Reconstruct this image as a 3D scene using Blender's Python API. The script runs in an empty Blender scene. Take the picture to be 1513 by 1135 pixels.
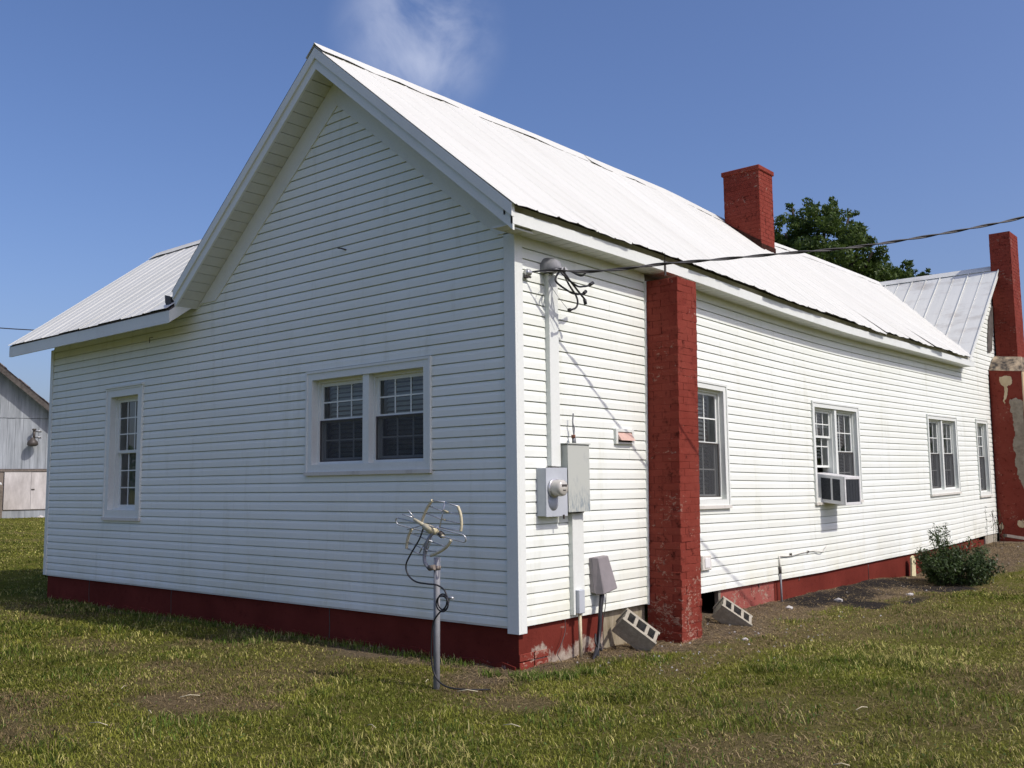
import bpy, bmesh, math, random
import numpy as np
from mathutils import Vector, Matrix
random.seed(11); RNG = np.random.default_rng(5)
SC = bpy.context.scene
COL = SC.collection

# ------------------------------------------------------------------ camera
cam = bpy.data.cameras.new('camera'); camo = bpy.data.objects.new('camera', cam); COL.objects.link(camo)
cam.sensor_width = 36.0; cam.lens = 33.85; cam.clip_start = 0.1; cam.clip_end = 3000
Rr, Ru, Rf = (0.762327, 0.647084, -0.011833), (0.075638, -0.07092, 0.99461), (-0.642757, 0.759113, 0.103009)
camo.matrix_world = Matrix(((Rr[0], Ru[0], -Rf[0], 5.5628), (Rr[1], Ru[1], -Rf[1], -6.6218),
                            (Rr[2], Ru[2], -Rf[2], 1.6286), (0, 0, 0, 1)))
SC.camera = camo

# ------------------------------------------------------------------ sky and sun
SUN = Vector((1.0, 0.10, 1.08)).normalized()
elev = math.asin(SUN.z); azim = math.atan2(SUN.x, SUN.y)
world = bpy.data.worlds.new('World'); SC.world = world; world.use_nodes = True
wn, wl = world.node_tree.nodes, world.node_tree.links
wn.clear()
w_out = wn.new('ShaderNodeOutputWorld'); w_bg = wn.new('ShaderNodeBackground')
w_sky = wn.new('ShaderNodeTexSky'); w_sky.sky_type = 'NISHITA'; w_sky.sun_disc = False
w_sky.sun_elevation = elev; w_sky.sun_rotation = azim
w_sky.altitude = 0; w_sky.air_density = 1.0; w_sky.dust_density = 3.0; w_sky.ozone_density = 5.0
w_bg.inputs['Strength'].default_value = 0.15
w_tc = wn.new('ShaderNodeTexCoord')
# thin wisps of cloud: soft noise, gathered where the photograph shows a faint puff
w_map = wn.new('ShaderNodeMapping'); w_map.inputs['Scale'].default_value = (3.2, 3.2, 3.2)
w_no = wn.new('ShaderNodeTexNoise'); w_no.inputs['Scale'].default_value = 3.0; w_no.inputs['Detail'].default_value = 7; w_no.inputs['Roughness'].default_value = 0.55; w_no.inputs['Distortion'].default_value = 0.5
w_dst = wn.new('ShaderNodeVectorMath'); w_dst.operation = 'DISTANCE'
CLD = Vector((-0.6455, 0.6270, 0.4340)).normalized()
w_dst.inputs[1].default_value = CLD
w_rm = wn.new('ShaderNodeMapRange'); w_rm.interpolation_type = 'SMOOTHSTEP'
w_rm.inputs['From Min'].default_value = 0.095; w_rm.inputs['From Max'].default_value = 0.02; w_rm.inputs['To Min'].default_value = 0; w_rm.inputs['To Max'].default_value = 1
w_rn = wn.new('ShaderNodeMapRange'); w_rn.inputs['From Min'].default_value = 0.34; w_rn.inputs['From Max'].default_value = 0.70; w_rn.interpolation_type = 'SMOOTHSTEP'
w_mu = wn.new('ShaderNodeMath'); w_mu.operation = 'MULTIPLY'
w_mu2 = wn.new('ShaderNodeMath'); w_mu2.operation = 'MULTIPLY'; w_mu2.inputs[1].default_value = 0.62
w_mix = wn.new('ShaderNodeMixRGB'); w_mix.inputs['Color2'].default_value = (3.6, 3.9, 4.9, 1)
w_hsv = wn.new('ShaderNodeHueSaturation'); w_hsv.inputs['Saturation'].default_value = 1.10
wl.new(w_tc.outputs['Generated'], w_dst.inputs[0]); wl.new(w_tc.outputs['Generated'], w_map.inputs['Vector'])
wl.new(w_map.outputs['Vector'], w_no.inputs['Vector'])
wl.new(w_dst.outputs['Value'], w_rm.inputs['Value']); wl.new(w_no.outputs['Fac'], w_rn.inputs['Value'])
wl.new(w_rm.outputs['Result'], w_mu.inputs[0]); wl.new(w_rn.outputs['Result'], w_mu.inputs[1])
wl.new(w_mu.outputs[0], w_mu2.inputs[0]); wl.new(w_mu2.outputs[0], w_mix.inputs['Fac'])
w_tint = wn.new('ShaderNodeMixRGB'); w_tint.blend_type = 'MULTIPLY'; w_tint.inputs['Fac'].default_value = 1; w_tint.inputs['Color2'].default_value = (0.86, 0.765, 0.84, 1)
wl.new(w_sky.outputs[0], w_hsv.inputs['Color']); wl.new(w_hsv.outputs[0], w_tint.inputs['Color1']); wl.new(w_tint.outputs[0], w_mix.inputs['Color1'])
wl.new(w_mix.outputs[0], w_bg.inputs['Color']); wl.new(w_bg.outputs[0], w_out.inputs['Surface'])
sun = bpy.data.lights.new('sun', 'SUN'); sun.energy = 2.7; sun.angle = math.radians(0.5); sun.color = (1.0, 0.945, 0.885)
suno = bpy.data.objects.new('sun', sun); COL.objects.link(suno)
suno.rotation_euler = (-SUN).to_track_quat('-Z', 'Y').to_euler(); suno.location = (20, 2, 22)
vs = SC.view_settings; vs.view_transform = 'Standard'; vs.look = 'None'; vs.gamma = 1; vs.exposure = 0.25
try: vs.use_curve_mapping = False
except Exception: pass

# ------------------------------------------------------------------ materials
def mat_base(name):
    m = bpy.data.materials.new(name); m.use_nodes = True
    nt = m.node_tree; b = nt.nodes['Principled BSDF']
    return m, nt, b
def N(nt, kind, **kw):
    n = nt.nodes.new(kind)
    for k, v in kw.items():
        if hasattr(n, k): setattr(n, k, v)
        else: n.inputs[k].default_value = v
    return n
def ramp(nt, src, p0, p1, c0=(0, 0, 0, 1), c1=(1, 1, 1, 1)):
    r = nt.nodes.new('ShaderNodeValToRGB'); e = r.color_ramp.elements
    e[0].position = p0; e[1].position = p1; e[0].color = c0; e[1].color = c1
    nt.links.new(src, r.inputs['Fac']); return r
def mixc(nt, fac, a, b, blend='MIX'):
    m = nt.nodes.new('ShaderNodeMixRGB'); m.blend_type = blend
    for i, v in (('Fac', fac), ('Color1', a), ('Color2', b)):
        if isinstance(v, bpy.types.NodeSocket): nt.links.new(v, m.inputs[i])
        else: m.inputs[i].default_value = v
    return m.outputs['Color']
def rgba(c): return (c[0], c[1], c[2], 1)
def noise(nt, scale, detail=5, rough=0.6, coord='Object', stretch=None, dist=0.0):
    tc = nt.nodes.new('ShaderNodeTexCoord'); n = nt.nodes.new('ShaderNodeTexNoise')
    n.inputs['Scale'].default_value = scale; n.inputs['Detail'].default_value = detail
    n.inputs['Roughness'].default_value = rough; n.inputs['Distortion'].default_value = dist
    if coord == 'World':
        src = nt.nodes.new('ShaderNodeNewGeometry').outputs['Position']
    else:
        src = tc.outputs[coord]
    if stretch:
        mp = nt.nodes.new('ShaderNodeMapping'); mp.inputs['Scale'].default_value = stretch
        nt.links.new(src, mp.inputs['Vector']); src = mp.outputs['Vector']
    nt.links.new(src, n.inputs['Vector']); return n
def bump(nt, b, src, strength=0.3, dist=0.01):
    bp = nt.nodes.new('ShaderNodeBump'); bp.inputs['Strength'].default_value = strength; bp.inputs['Distance'].default_value = dist
    nt.links.new(src, bp.inputs['Height']); nt.links.new(bp.outputs['Normal'], b.inputs['Normal'])

def M_painted(name, col, dirt=(0.35, 0.34, 0.28), amount=0.25, rough=0.5, scale=1.5, rnd=0.04, grain=0.08, stretch=(1, 1, 0.35), spec=0.35):
    m, nt, b = mat_base(name)
    n1 = noise(nt, scale, 8, 0.65, stretch=stretch); f = ramp(nt, n1.outputs['Fac'], 0.52, 0.82, (0, 0, 0, 1), (amount, amount, amount, 1))
    c = mixc(nt, f.outputs['Color'], rgba(col), rgba(dirt))
    n2 = noise(nt, 40, 4, 0.7); f2 = ramp(nt, n2.outputs['Fac'], 0.3, 0.75, (1 - grain,) * 3 + (1,), (1, 1, 1, 1))
    c = mixc(nt, 1.0, c, f2.outputs['Color'], 'MULTIPLY')
    if rnd:
        oi = nt.nodes.new('ShaderNodeObjectInfo'); r = ramp(nt, oi.outputs['Random'], 0, 1, (1 - rnd,) * 3 + (1,), (1, 1, 1, 1))
        c = mixc(nt, 1.0, c, r.outputs['Color'], 'MULTIPLY')
    nt.links.new(c, b.inputs['Base Color']); b.inputs['Roughness'].default_value = rough
    b.inputs['Specular IOR Level'].default_value = spec
    bump(nt, b, n2.outputs['Fac'], 0.12, 0.003)
    return m
def M_vinyl():
    m, nt, b = mat_base('vinyl_siding')
    n1 = noise(nt, 0.7, 6, 0.6, stretch=(1, 1, 1.6)); f = ramp(nt, n1.outputs['Fac'], 0.42, 0.75, (0, 0, 0, 1), (0.55, 0.55, 0.55, 1))
    c = mixc(nt, f.outputs['Color'], (0.815, 0.85, 0.775, 1), (0.745, 0.765, 0.65, 1))
    # algae / splash yellowing in the lowest courses, and drip streaks
    tc = nt.nodes.new('ShaderNodeTexCoord'); sx = nt.nodes.new('ShaderNodeSeparateXYZ'); nt.links.new(tc.outputs['Object'], sx.inputs[0])
    ml = nt.nodes.new('ShaderNodeMapRange'); ml.inputs['From Min'].default_value = 0.95; ml.inputs['From Max'].default_value = 0.35
    nt.links.new(sx.outputs['Z'], ml.inputs['Value'])
    n4 = noise(nt, 2.2, 5, 0.6, stretch=(1, 1, 0.6)); f4 = ramp(nt, n4.outputs['Fac'], 0.40, 0.68)
    mm = nt.nodes.new('ShaderNodeMath'); mm.operation = 'MULTIPLY'; nt.links.new(ml.outputs[0], mm.inputs[0]); nt.links.new(f4.outputs['Color'], mm.inputs[1])
    mm2 = nt.nodes.new('ShaderNodeMath'); mm2.operation = 'MULTIPLY'; mm2.inputs[1].default_value = 0.5; nt.links.new(mm.outputs[0], mm2.inputs[0])
    c = mixc(nt, mm2.outputs[0], c, (0.66, 0.64, 0.44, 1))
    n3 = noise(nt, 5, 6, 0.7, stretch=(1, 1, 0.12)); f3 = ramp(nt, n3.outputs['Fac'], 0.54, 0.80, (1, 1, 1, 1), (0.84, 0.83, 0.78, 1))
    c = mixc(nt, 1.0, c, f3.outputs['Color'], 'MULTIPLY')
    n5 = noise(nt, 90, 3, 0.6); f5 = ramp(nt, n5.outputs['Fac'], 0.66, 0.76, (1, 1, 1, 1), (0.90, 0.89, 0.86, 1))
    c = mixc(nt, 1.0, c, f5.outputs['Color'], 'MULTIPLY')
    oi = nt.nodes.new('ShaderNodeObjectInfo'); r = ramp(nt, oi.outputs['Random'], 0, 1, (0.965, 0.965, 0.96, 1), (1, 1, 1, 1))
    c = mixc(nt, 1.0, c, r.outputs['Color'], 'MULTIPLY')
    nt.links.new(c, b.inputs['Base Color']); b.inputs['Roughness'].default_value = 0.5; b.inputs['Specular IOR Level'].default_value = 0.35
    n2 = noise(nt, 3.0, 3, 0.5, stretch=(1, 1, 4)); bump(nt, b, n2.outputs['Fac'], 0.10, 0.02)
    return m
def M_redpaint(name='red_masonry_paint', chips=0.5, base=(0.20, 0.038, 0.025), chipcol=(0.40, 0.23, 0.17), rnd=0.15, zlow=1.5):
    m, nt, b = mat_base(name)
    n1 = noise(nt, 1.6, 7, 0.7, coord='World'); f = ramp(nt, n1.outputs['Fac'], 0.32, 0.70, (0, 0, 0, 1), (0.75, 0.75, 0.75, 1))
    c = mixc(nt, f.outputs['Color'], rgba((base[0] * .98, base[1] * .95, base[2] * .95)), rgba((base[0] * 1.3, base[1] * 1.6, base[2] * 1.65)))
    n5 = noise(nt, 11, 6, 0.75, coord='World'); f5 = ramp(nt, n5.outputs['Fac'], 0.33, 0.45, (0.26, 0.22, 0.22, 1), (1, 1, 1, 1))
    c = mixc(nt, 0.9, c, f5.outputs['Color'], 'MULTIPLY')
    # chipped spots: many close to the ground, few above
    n3 = noise(nt, 17, 7, 0.72, dist=0.9, coord='World', stretch=(1, 1, 1.6)); n4 = noise(nt, 2.4, 4, 0.6, coord='World')
    g = nt.nodes.new('ShaderNodeNewGeometry'); sx = nt.nodes.new('ShaderNodeSeparateXYZ'); nt.links.new(g.outputs['Position'], sx.inputs[0])
    ml = nt.nodes.new('ShaderNodeMapRange'); ml.inputs['From Min'].default_value = zlow; ml.inputs['From Max'].default_value = 0.1
    ml.inputs['To Min'].default_value = 0.0; ml.inputs['To Max'].default_value = 0.10 * chips; nt.links.new(sx.outputs['Z'], ml.inputs['Value'])
    add = nt.nodes.new('ShaderNodeMath'); add.operation = 'MULTIPLY_ADD'; add.inputs[1].default_value = 0.60
    nt.links.new(n4.outputs['Fac'], add.inputs[0]); nt.links.new(n3.outputs['Fac'], add.inputs[2])
    ad2 = nt.nodes.new('ShaderNodeMath'); nt.links.new(add.outputs[0], ad2.inputs[0]); nt.links.new(ml.outputs[0], ad2.inputs[1])
    f3 = ramp(nt, ad2.outputs[0], 0.945, 0.975)
    n6 = noise(nt, 60, 3, 0.6, coord='World'); cc = ramp(nt, n6.outputs['Fac'], 0.35, 0.65, rgba(tuple(v * .6 for v in chipcol)), rgba(chipcol))
    c = mixc(nt, f3.outputs['Color'], c, cc.outputs['Color'])
    if rnd:
        oi = nt.nodes.new('ShaderNodeObjectInfo'); r = ramp(nt, oi.outputs['Random'], 0, 1, (1 - rnd,) * 3 + (1,), (1.0, 1.0, 1.0, 1))
        c = mixc(nt, 1.0, c, r.outputs['Color'], 'MULTIPLY')
    nt.links.new(c, b.inputs['Base Color']); b.inputs['Roughness'].default_value = 0.75; b.inputs['Specular IOR Level'].default_value = 0.06
    n2 = noise(nt, 38, 6, 0.75, coord='World'); bump(nt, b, n2.outputs['Fac'], 0.7, 0.008)
    return m
def M_foundation(name='red_foundation_paint', t0=0.90, t1=0.99):
    # painted block: red with the paint gone near the soil
    m, nt, b = mat_base(name)
    n1 = noise(nt, 1.1, 6, 0.65); f = ramp(nt, n1.outputs['Fac'], 0.35, 0.7, (0, 0, 0, 1), (0.8, 0.8, 0.8, 1))
    c = mixc(nt, f.outputs['Color'], (0.115, 0.022, 0.015, 1), (0.19, 0.038, 0.026, 1))
    tc = nt.nodes.new('ShaderNodeTexCoord'); sx = nt.nodes.new('ShaderNodeSeparateXYZ'); nt.links.new(tc.outputs['Object'], sx.inputs[0])
    ml = nt.nodes.new('ShaderNodeMapRange'); ml.inputs['From Min'].default_value = 0.24; ml.inputs['From Max'].default_value = -0.02; nt.links.new(sx.outputs['Z'], ml.inputs['Value'])
    n2 = noise(nt, 5, 7, 0.7, dist=0.6)
    mm = nt.nodes.new('ShaderNodeMath'); mm.operation = 'MULTIPLY_ADD'; mm.inputs[1].default_value = 0.38; nt.links.new(ml.outputs[0], mm.inputs[0]); nt.links.new(n2.outputs['Fac'], mm.inputs[2])
    f2 = ramp(nt, mm.outputs[0], t0, t1)
    n3 = noise(nt, 30, 5, 0.7); bc = ramp(nt, n3.outputs['Fac'], 0.3, 0.7, (0.26, 0.21, 0.16, 1), (0.42, 0.36, 0.29, 1))
    c = mixc(nt, f2.outputs['Color'], c, bc.outputs['Color'])
    n5 = noise(nt, 9, 5, 0.75); f5 = ramp(nt, n5.outputs['Fac'], 0.28, 0.42, (0.5, 0.45, 0.45, 1), (1, 1, 1, 1))
    c = mixc(nt, 0.7, c, f5.outputs['Color'], 'MULTIPLY')
    nt.links.new(c, b.inputs['Base Color']); b.inputs['Roughness'].default_value = 0.85; b.inputs['Specular IOR Level'].default_value = 0.05
    bump(nt, b, n3.outputs['Fac'], 0.5, 0.008)
    return m
def M_rough(name, c0, c1, scale=8, rough=0.9, bstr=0.5, bdist=0.01, stretch=None, spec=0.2, metal=0.0, rnd=0.0, p=(0.3, 0.7), coord='Object'):
    m, nt, b = mat_base(name)
    n = noise(nt, scale, 7, 0.68, stretch=stretch, coord=coord); r = ramp(nt, n.outputs['Fac'], p[0], p[1], rgba(c0), rgba(c1)); c = r.outputs['Color']
    if rnd:
        oi = nt.nodes.new('ShaderNodeObjectInfo'); q = ramp(nt, oi.outputs['Random'], 0, 1, (1 - rnd,) * 3 + (1,), (1, 1, 1, 1))
        c = mixc(nt, 1.0, c, q.outputs['Color'], 'MULTIPLY')
    nt.links.new(c, b.inputs['Base Color']); b.inputs['Roughness'].default_value = rough; b.inputs['Metallic'].default_value = metal
    b.inputs['Specular IOR Level'].default_value = spec
    if bstr: bump(nt, b, n.outputs['Fac'], bstr, bdist)
    return m
def M_plain(name, c, rough=0.5, metal=0.0, spec=0.4):
    return M_rough(name, tuple(x * 0.82 for x in c), c, 12, rough, 0.05, 0.002, spec=spec, metal=metal)
def M_glass(name='window_glass', tint=(0.70, 0.745, 0.72), refl=1.0):
    m = bpy.data.materials.new(name); m.use_nodes = True; nt = m.node_tree; nt.nodes.clear()
    o = nt.nodes.new('ShaderNodeOutputMaterial'); mx = nt.nodes.new('ShaderNodeMixShader')
    t = nt.nodes.new('ShaderNodeBsdfTransparent'); t.inputs['Color'].default_value = rgba(tint)
    g = nt.nodes.new('ShaderNodeBsdfGlossy'); g.inputs['Roughness'].default_value = 0.01
    fr = nt.nodes.new('ShaderNodeFresnel'); fr.inputs['IOR'].default_value = 1.52
    n = noise(nt, 2.5, 2, 0.5); bp = nt.nodes.new('ShaderNodeBump'); bp.inputs['Strength'].default_value = 0.06; bp.inputs['Distance'].default_value = 0.02
    nt.links.new(n.outputs['Fac'], bp.inputs['Height']); nt.links.new(bp.outputs['Normal'], g.inputs['Normal'])
    ml = nt.nodes.new('ShaderNodeMath'); ml.operation = 'MULTIPLY'; ml.inputs[1].default_value = 1.6 * refl; ml.use_clamp = True
    nt.links.new(fr.outputs[0], ml.inputs[0]); nt.links.new(ml.outputs[0], mx.inputs['Fac'])
    nt.links.new(t.outputs[0], mx.inputs[1]); nt.links.new(g.outputs[0], mx.inputs[2]); nt.links.new(mx.outputs[0], o.inputs['Surface'])
    return m
def M_screen():
    m = bpy.data.materials.new('insect_screen'); m.use_nodes = True; nt = m.node_tree; nt.nodes.clear()
    o = nt.nodes.new('ShaderNodeOutputMaterial'); mx = nt.nodes.new('ShaderNodeMixShader'); mx.inputs['Fac'].default_value = 0.62
    t = nt.nodes.new('ShaderNodeBsdfTransparent'); d = nt.nodes.new('ShaderNodeBsdfDiffuse'); d.inputs['Color'].default_value = (0.075, 0.078, 0.08, 1)
    nt.links.new(t.outputs[0], mx.inputs[1]); nt.links.new(d.outputs[0], mx.inputs[2]); nt.links.new(mx.outputs[0], o.inputs['Surface'])
    return m
def M_leaf(name, c0, c1, trans=0.3, rough=0.5, attr=None):
    m, nt, b = mat_base(name)
    if attr:
        a = nt.nodes.new('ShaderNodeAttribute'); a.attribute_name = attr; c = a.outputs['Color']
    else:
        g = nt.nodes.new('ShaderNodeNewGeometry'); r = ramp(nt, g.outputs['Random Per Island'], 0, 1, rgba(c0), rgba(c1)); c = r.outputs['Color']
    nt.links.new(c, b.inputs['Base Color']); b.inputs['Roughness'].default_value = rough; b.inputs['Specular IOR Level'].default_value = 0.03 if attr else 0.25
    tr = nt.nodes.new('ShaderNodeBsdfTranslucent'); mx = nt.nodes.new('ShaderNodeMixShader'); mx.inputs['Fac'].default_value = trans
    nt.links.new(c, tr.inputs['Color']); nt.links.new(b.outputs[0], mx.inputs[1]); nt.links.new(tr.outputs[0], mx.inputs[2])
    nt.links.new(mx.outputs[0], nt.nodes['Material Output'].inputs['Surface'])
    return m
def M_roofmetal():
    m, nt, b = mat_base('white_roof_metal')
    n1 = noise(nt, 1.6, 7, 0.7, stretch=(0.25, 1.2, 0.25)); f = ramp(nt, n1.outputs['Fac'], 0.50, 0.85, (0, 0, 0, 1), (0.45, 0.45, 0.45, 1))
    c = mixc(nt, f.outputs['Color'], (0.635, 0.64, 0.575, 1), (0.47, 0.46, 0.40, 1))
    n2 = noise(nt, 13, 6, 0.75, stretch=(0.4, 1, 0.4)); f2 = ramp(nt, n2.outputs['Fac'], 0.68, 0.76, (0, 0, 0, 1), (0.55, 0.55, 0.55, 1))
    c = mixc(nt, f2.outputs['Color'], c, (0.40, 0.33, 0.26, 1))
    oi = nt.nodes.new('ShaderNodeObjectInfo'); r = ramp(nt, oi.outputs['Random'], 0, 1, (0.95, 0.95, 0.94, 1), (1, 1, 1, 1))
    c = mixc(nt, 1.0, c, r.outputs['Color'], 'MULTIPLY')
    nt.links.new(c, b.inputs['Base Color']); b.inputs['Roughness'].default_value = 0.65; b.inputs['Specular IOR Level'].default_value = 0.2
    n3 = noise(nt, 2.5, 3, 0.5); bump(nt, b, n3.outputs['Fac'], 0.15, 0.03)
    return m

VINYL = M_vinyl()
TRIM = M_painted('white_trim', (0.78, 0.81, 0.745), (0.45, 0.43, 0.36), 0.30, 0.45)
TRIMD = M_painted('weathered_white_trim', (0.70, 0.68, 0.60), (0.30, 0.26, 0.19), 0.7, 0.55, scale=4)
SOFFIT = M_painted('white_soffit', (0.68, 0.705, 0.65), (0.42, 0.38, 0.28), 0.45, 0.55, scale=2)
ROOFM = M_roofmetal()
CROSSM = M_painted('aged_white_standing_seam', (0.68, 0.695, 0.64), (0.30, 0.26, 0.21), 0.75, 0.7, scale=3.0, spec=0.15, rnd=0.06, stretch=(0.4, 1.0, 0.4))
DECK = M_rough('dark_weathered_wood', (0.05, 0.045, 0.04), (0.14, 0.125, 0.11), 6)
BRICKRED = M_redpaint('red_brick_paint', 1.0, rnd=.10)
REDW = M_redpaint('red_chimney_paint', 0.2, rnd=0.05)
MORTAR = M_redpaint('red_mortar_paint', 0.3, base=(0.17, 0.030, 0.020), chipcol=(0.30, 0.20, 0.16), rnd=0)
FOUND = M_foundation(); FOUNDW = M_foundation('worn_red_foundation_paint', 0.66, 0.76)
REDPANEL = M_redpaint('faded_red_board', 0.1, base=(0.27, 0.075, 0.058), chipcol=(0.40, 0.31, 0.23), rnd=0)
TAN = M_rough('tan_plaster', (0.50, 0.37, 0.21), (0.68, 0.55, 0.36), 5, 0.9, 0.5, 0.02)
GREYPL = M_rough('bare_grey_plaster', (0.22, 0.18, 0.13), (0.40, 0.34, 0.26), 9, 0.95, 0.8, 0.02)
SOOT = M_rough('sooty_cement', (0.05, 0.045, 0.04), (0.45, 0.36, 0.24), 5, 0.95, 0.8, 0.02, p=(0.38, 0.62))
CONC = M_rough('concrete_block_grey', (0.25, 0.23, 0.175), (0.42, 0.385, 0.30), 22, 0.95, 0.9, 0.008)
CONCD = M_rough('damp_concrete', (0.15, 0.13, 0.10), (0.29, 0.26, 0.20), 14, 0.95, 0.9, 0.01)
PIER = M_rough('mossy_concrete_pier', (0.20, 0.165, 0.10), (0.40, 0.35, 0.25), 7, 0.95, 0.8, 0.01, stretch=(2.5, 2.5, 0.6))
GREYMET = M_rough('grey_painted_steel', (0.40, 0.43, 0.45), (0.50, 0.53, 0.55), 3, 0.45, 0.1, 0.003, spec=0.5)
def M_panel():
    m, nt, b = mat_base('weathered_grey_green_steel')
    n = noise(nt, 9, 7, 0.72, stretch=(1, 1, 0.45)); f = ramp(nt, n.outputs['Fac'], 0.56, 0.72, (0, 0, 0, 1), (0.7, 0.7, 0.7, 1))
    c = mixc(nt, f.outputs['Color'], (0.47, 0.49, 0.43, 1), (0.30, 0.33, 0.33, 1))
    n2 = noise(nt, 40, 6, 0.75, stretch=(1, 1, 0.25)); tc = nt.nodes.new('ShaderNodeTexCoord'); sx = nt.nodes.new('ShaderNodeSeparateXYZ'); nt.links.new(tc.outputs['Object'], sx.inputs[0])
    ml = nt.nodes.new('ShaderNodeMapRange'); ml.inputs['From Min'].default_value = 1.62; ml.inputs['From Max'].default_value = 1.40; nt.links.new(sx.outputs['Z'], ml.inputs['Value'])
    f2 = ramp(nt, n2.outputs['Fac'], 0.46, 0.62); mm = nt.nodes.new('ShaderNodeMath'); mm.operation = 'MULTIPLY'
    nt.links.new(ml.outputs[0], mm.inputs[0]); nt.links.new(f2.outputs['Color'], mm.inputs[1])
    c = mixc(nt, mm.outputs[0], c, (0.17, 0.22, 0.25, 1))
    nt.links.new(c, b.inputs['Base Color']); b.inputs['Roughness'].default_value = 0.6
    return m
PANELM = M_panel()
TAUPE = M_plain('taupe_plastic', (0.27, 0.245, 0.24), 0.5)
BLACK = M_plain('black_cable', (0.02, 0.02, 0.022), 0.45)
DKBRZ = M_plain('bronze_cap', (0.07, 0.06, 0.05), 0.5)
GALV = M_rough('galvanised_steel', (0.17, 0.175, 0.18), (0.32, 0.325, 0.33), 18, 0.7, 0.2, 0.003, metal=0.15, spec=0.25, stretch=(1, 1, 0.3))
ALU = M_rough('dull_aluminium', (0.45, 0.46, 0.46), (0.66, 0.66, 0.65), 25, 0.35, 0.1, 0.001, metal=0.6, spec=0.5)
CREAM = M_rough('yellowed_cream_plastic', (0.46, 0.40, 0.24), (0.66, 0.60, 0.42), 30, 0.55, 0.3, 0.002)
SALMON = M_plain('faded_salmon_plastic', (0.62, 0.42, 0.34), 0.6)
CRUST = M_rough('rusty_steel', (0.10, 0.04, 0.025), (0.28, 0.12, 0.07), 30, 0.8)
TAR = M_rough('brown_roof_tar', (0.02, 0.012, 0.010), (0.07, 0.03, 0.022), 9, 0.95, spec=0.02)
GLASS = M_glass(); SCREEN = M_screen()
BLIND = M_plain('white_blind', (0.84, 0.84, 0.80), 0.6)
CURT = M_rough('pale_curtain', (0.30, 0.31, 0.30), (0.50, 0.51, 0.50), 6, 0.9, 0.2, 0.01, stretch=(8, 8, 0.3))
ROOM = M_rough('dim_room_plaster', (0.20, 0.20, 0.18), (0.28, 0.27, 0.25), 2)
FLOORW = M_rough('floor_boards', (0.10, 0.07, 0.05), (0.18, 0.13, 0.09), 4)
ACW = M_plain('aircon_white_metal', (0.74, 0.74, 0.71), 0.45)
ACD = M_rough('aircon_coil', (0.02, 0.022, 0.026), (0.06, 0.065, 0.07), 60, 0.6, 0.4, 0.003)
MILKY = M_glass('meter_dome_glass', (0.82, 0.82, 0.78), 1.2)
METERD = M_plain('meter_dome_plastic', (0.55, 0.53, 0.46), 0.18, spec=0.6)
METERF = M_plain('meter_face', (0.50, 0.49, 0.44), 0.4)
BARK = M_rough('tree_bark', (0.03, 0.025, 0.02), (0.075, 0.062, 0.05), 8, 0.95, 0.8, 0.03, stretch=(2, 2, 0.4))
OAKLEAF = M_leaf('oak_leaves', (0.045, 0.080, 0.015), (0.105, 0.155, 0.030), 0.36)
SHRUBLEAF = M_leaf('shrub_leaves', (0.022, 0.042, 0.010), (0.062, 0.095, 0.023), 0.2, 0.45)
SHRUBL2 = M_leaf('clover_leaves', (0.05, 0.095, 0.02), (0.11, 0.17, 0.04), 0.2, 0.8)
GRASSM = M_leaf('grass_blades', None, None, 0.25, 0.6, attr='tint')
BARNW = M_rough('barn_white_boards', (0.20, 0.22, 0.23), (0.47, 0.505, 0.52), 1.6, 0.85, 0.3, 0.01, stretch=(3, 3, 0.22), rnd=0.12)
BARND = M_rough('barn_door_boards', (0.40, 0.375, 0.345), (0.66, 0.63, 0.59), 1.1, 0.85, 0.3, 0.01, stretch=(2, 2, 0.6))
BARNR = M_rough('rusty_tin', (0.07, 0.055, 0.05), (0.36, 0.31, 0.29), 4.0, 0.8, p=(.4, .7))
STONE = M_rough('pale_rubble', (0.42, 0.40, 0.36), (0.66, 0.64, 0.60), 20, 0.9, rnd=0.35)
WOODG = M_rough('grey_timber', (0.13, 0.11, 0.09), (0.26, 0.22, 0.18), 9, 0.9, 0.5, 0.01)
PALEY = M_rough('pale_yellow_foam', (0.55, 0.50, 0.28), (0.72, 0.68, 0.42), 12, 0.9)

# ------------------------------------------------------------------ mesh helpers
def interp(y, t): return float(np.interp(y, t[0], t[1]))
T_EAVE = ([0, 1.2, 2.4, 3.2, 4, 5, 6, 7.2, 8.6, 10, 12, 14, 17], [0, -.004, -.016, -.036, -.058, -.083, -.101, -.113, -.107, -.090, -.070, -.055, -.03])
T_RIDGE = ([0, 2.2, 3.6, 7.0, 8.6, 10.6, 12.8, 15, 17], [0, .015, .03, .035, -.04, -.11, -.05, -.02, 0])
T_BOT = ([0, 2.4, 3.2, 6.6, 8.5, 11, 13, 15, 17], [0, 0, .0, -.025, -.01, .0, .03, .085, .1])
def sag(x, y, z):
    if y <= 0: return 0.0
    b, e, r = interp(y, T_BOT), interp(y, T_EAVE), interp(y, T_RIDGE)
    if z <= 0.37: return b * max(0, z / .37)
    if z <= 3.9: return b + (e - b) * (z - .37) / 3.53
    if z <= 4.1: return e
    return e + (r - e) * min(1, (z - 4.1) / 2.27)

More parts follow.
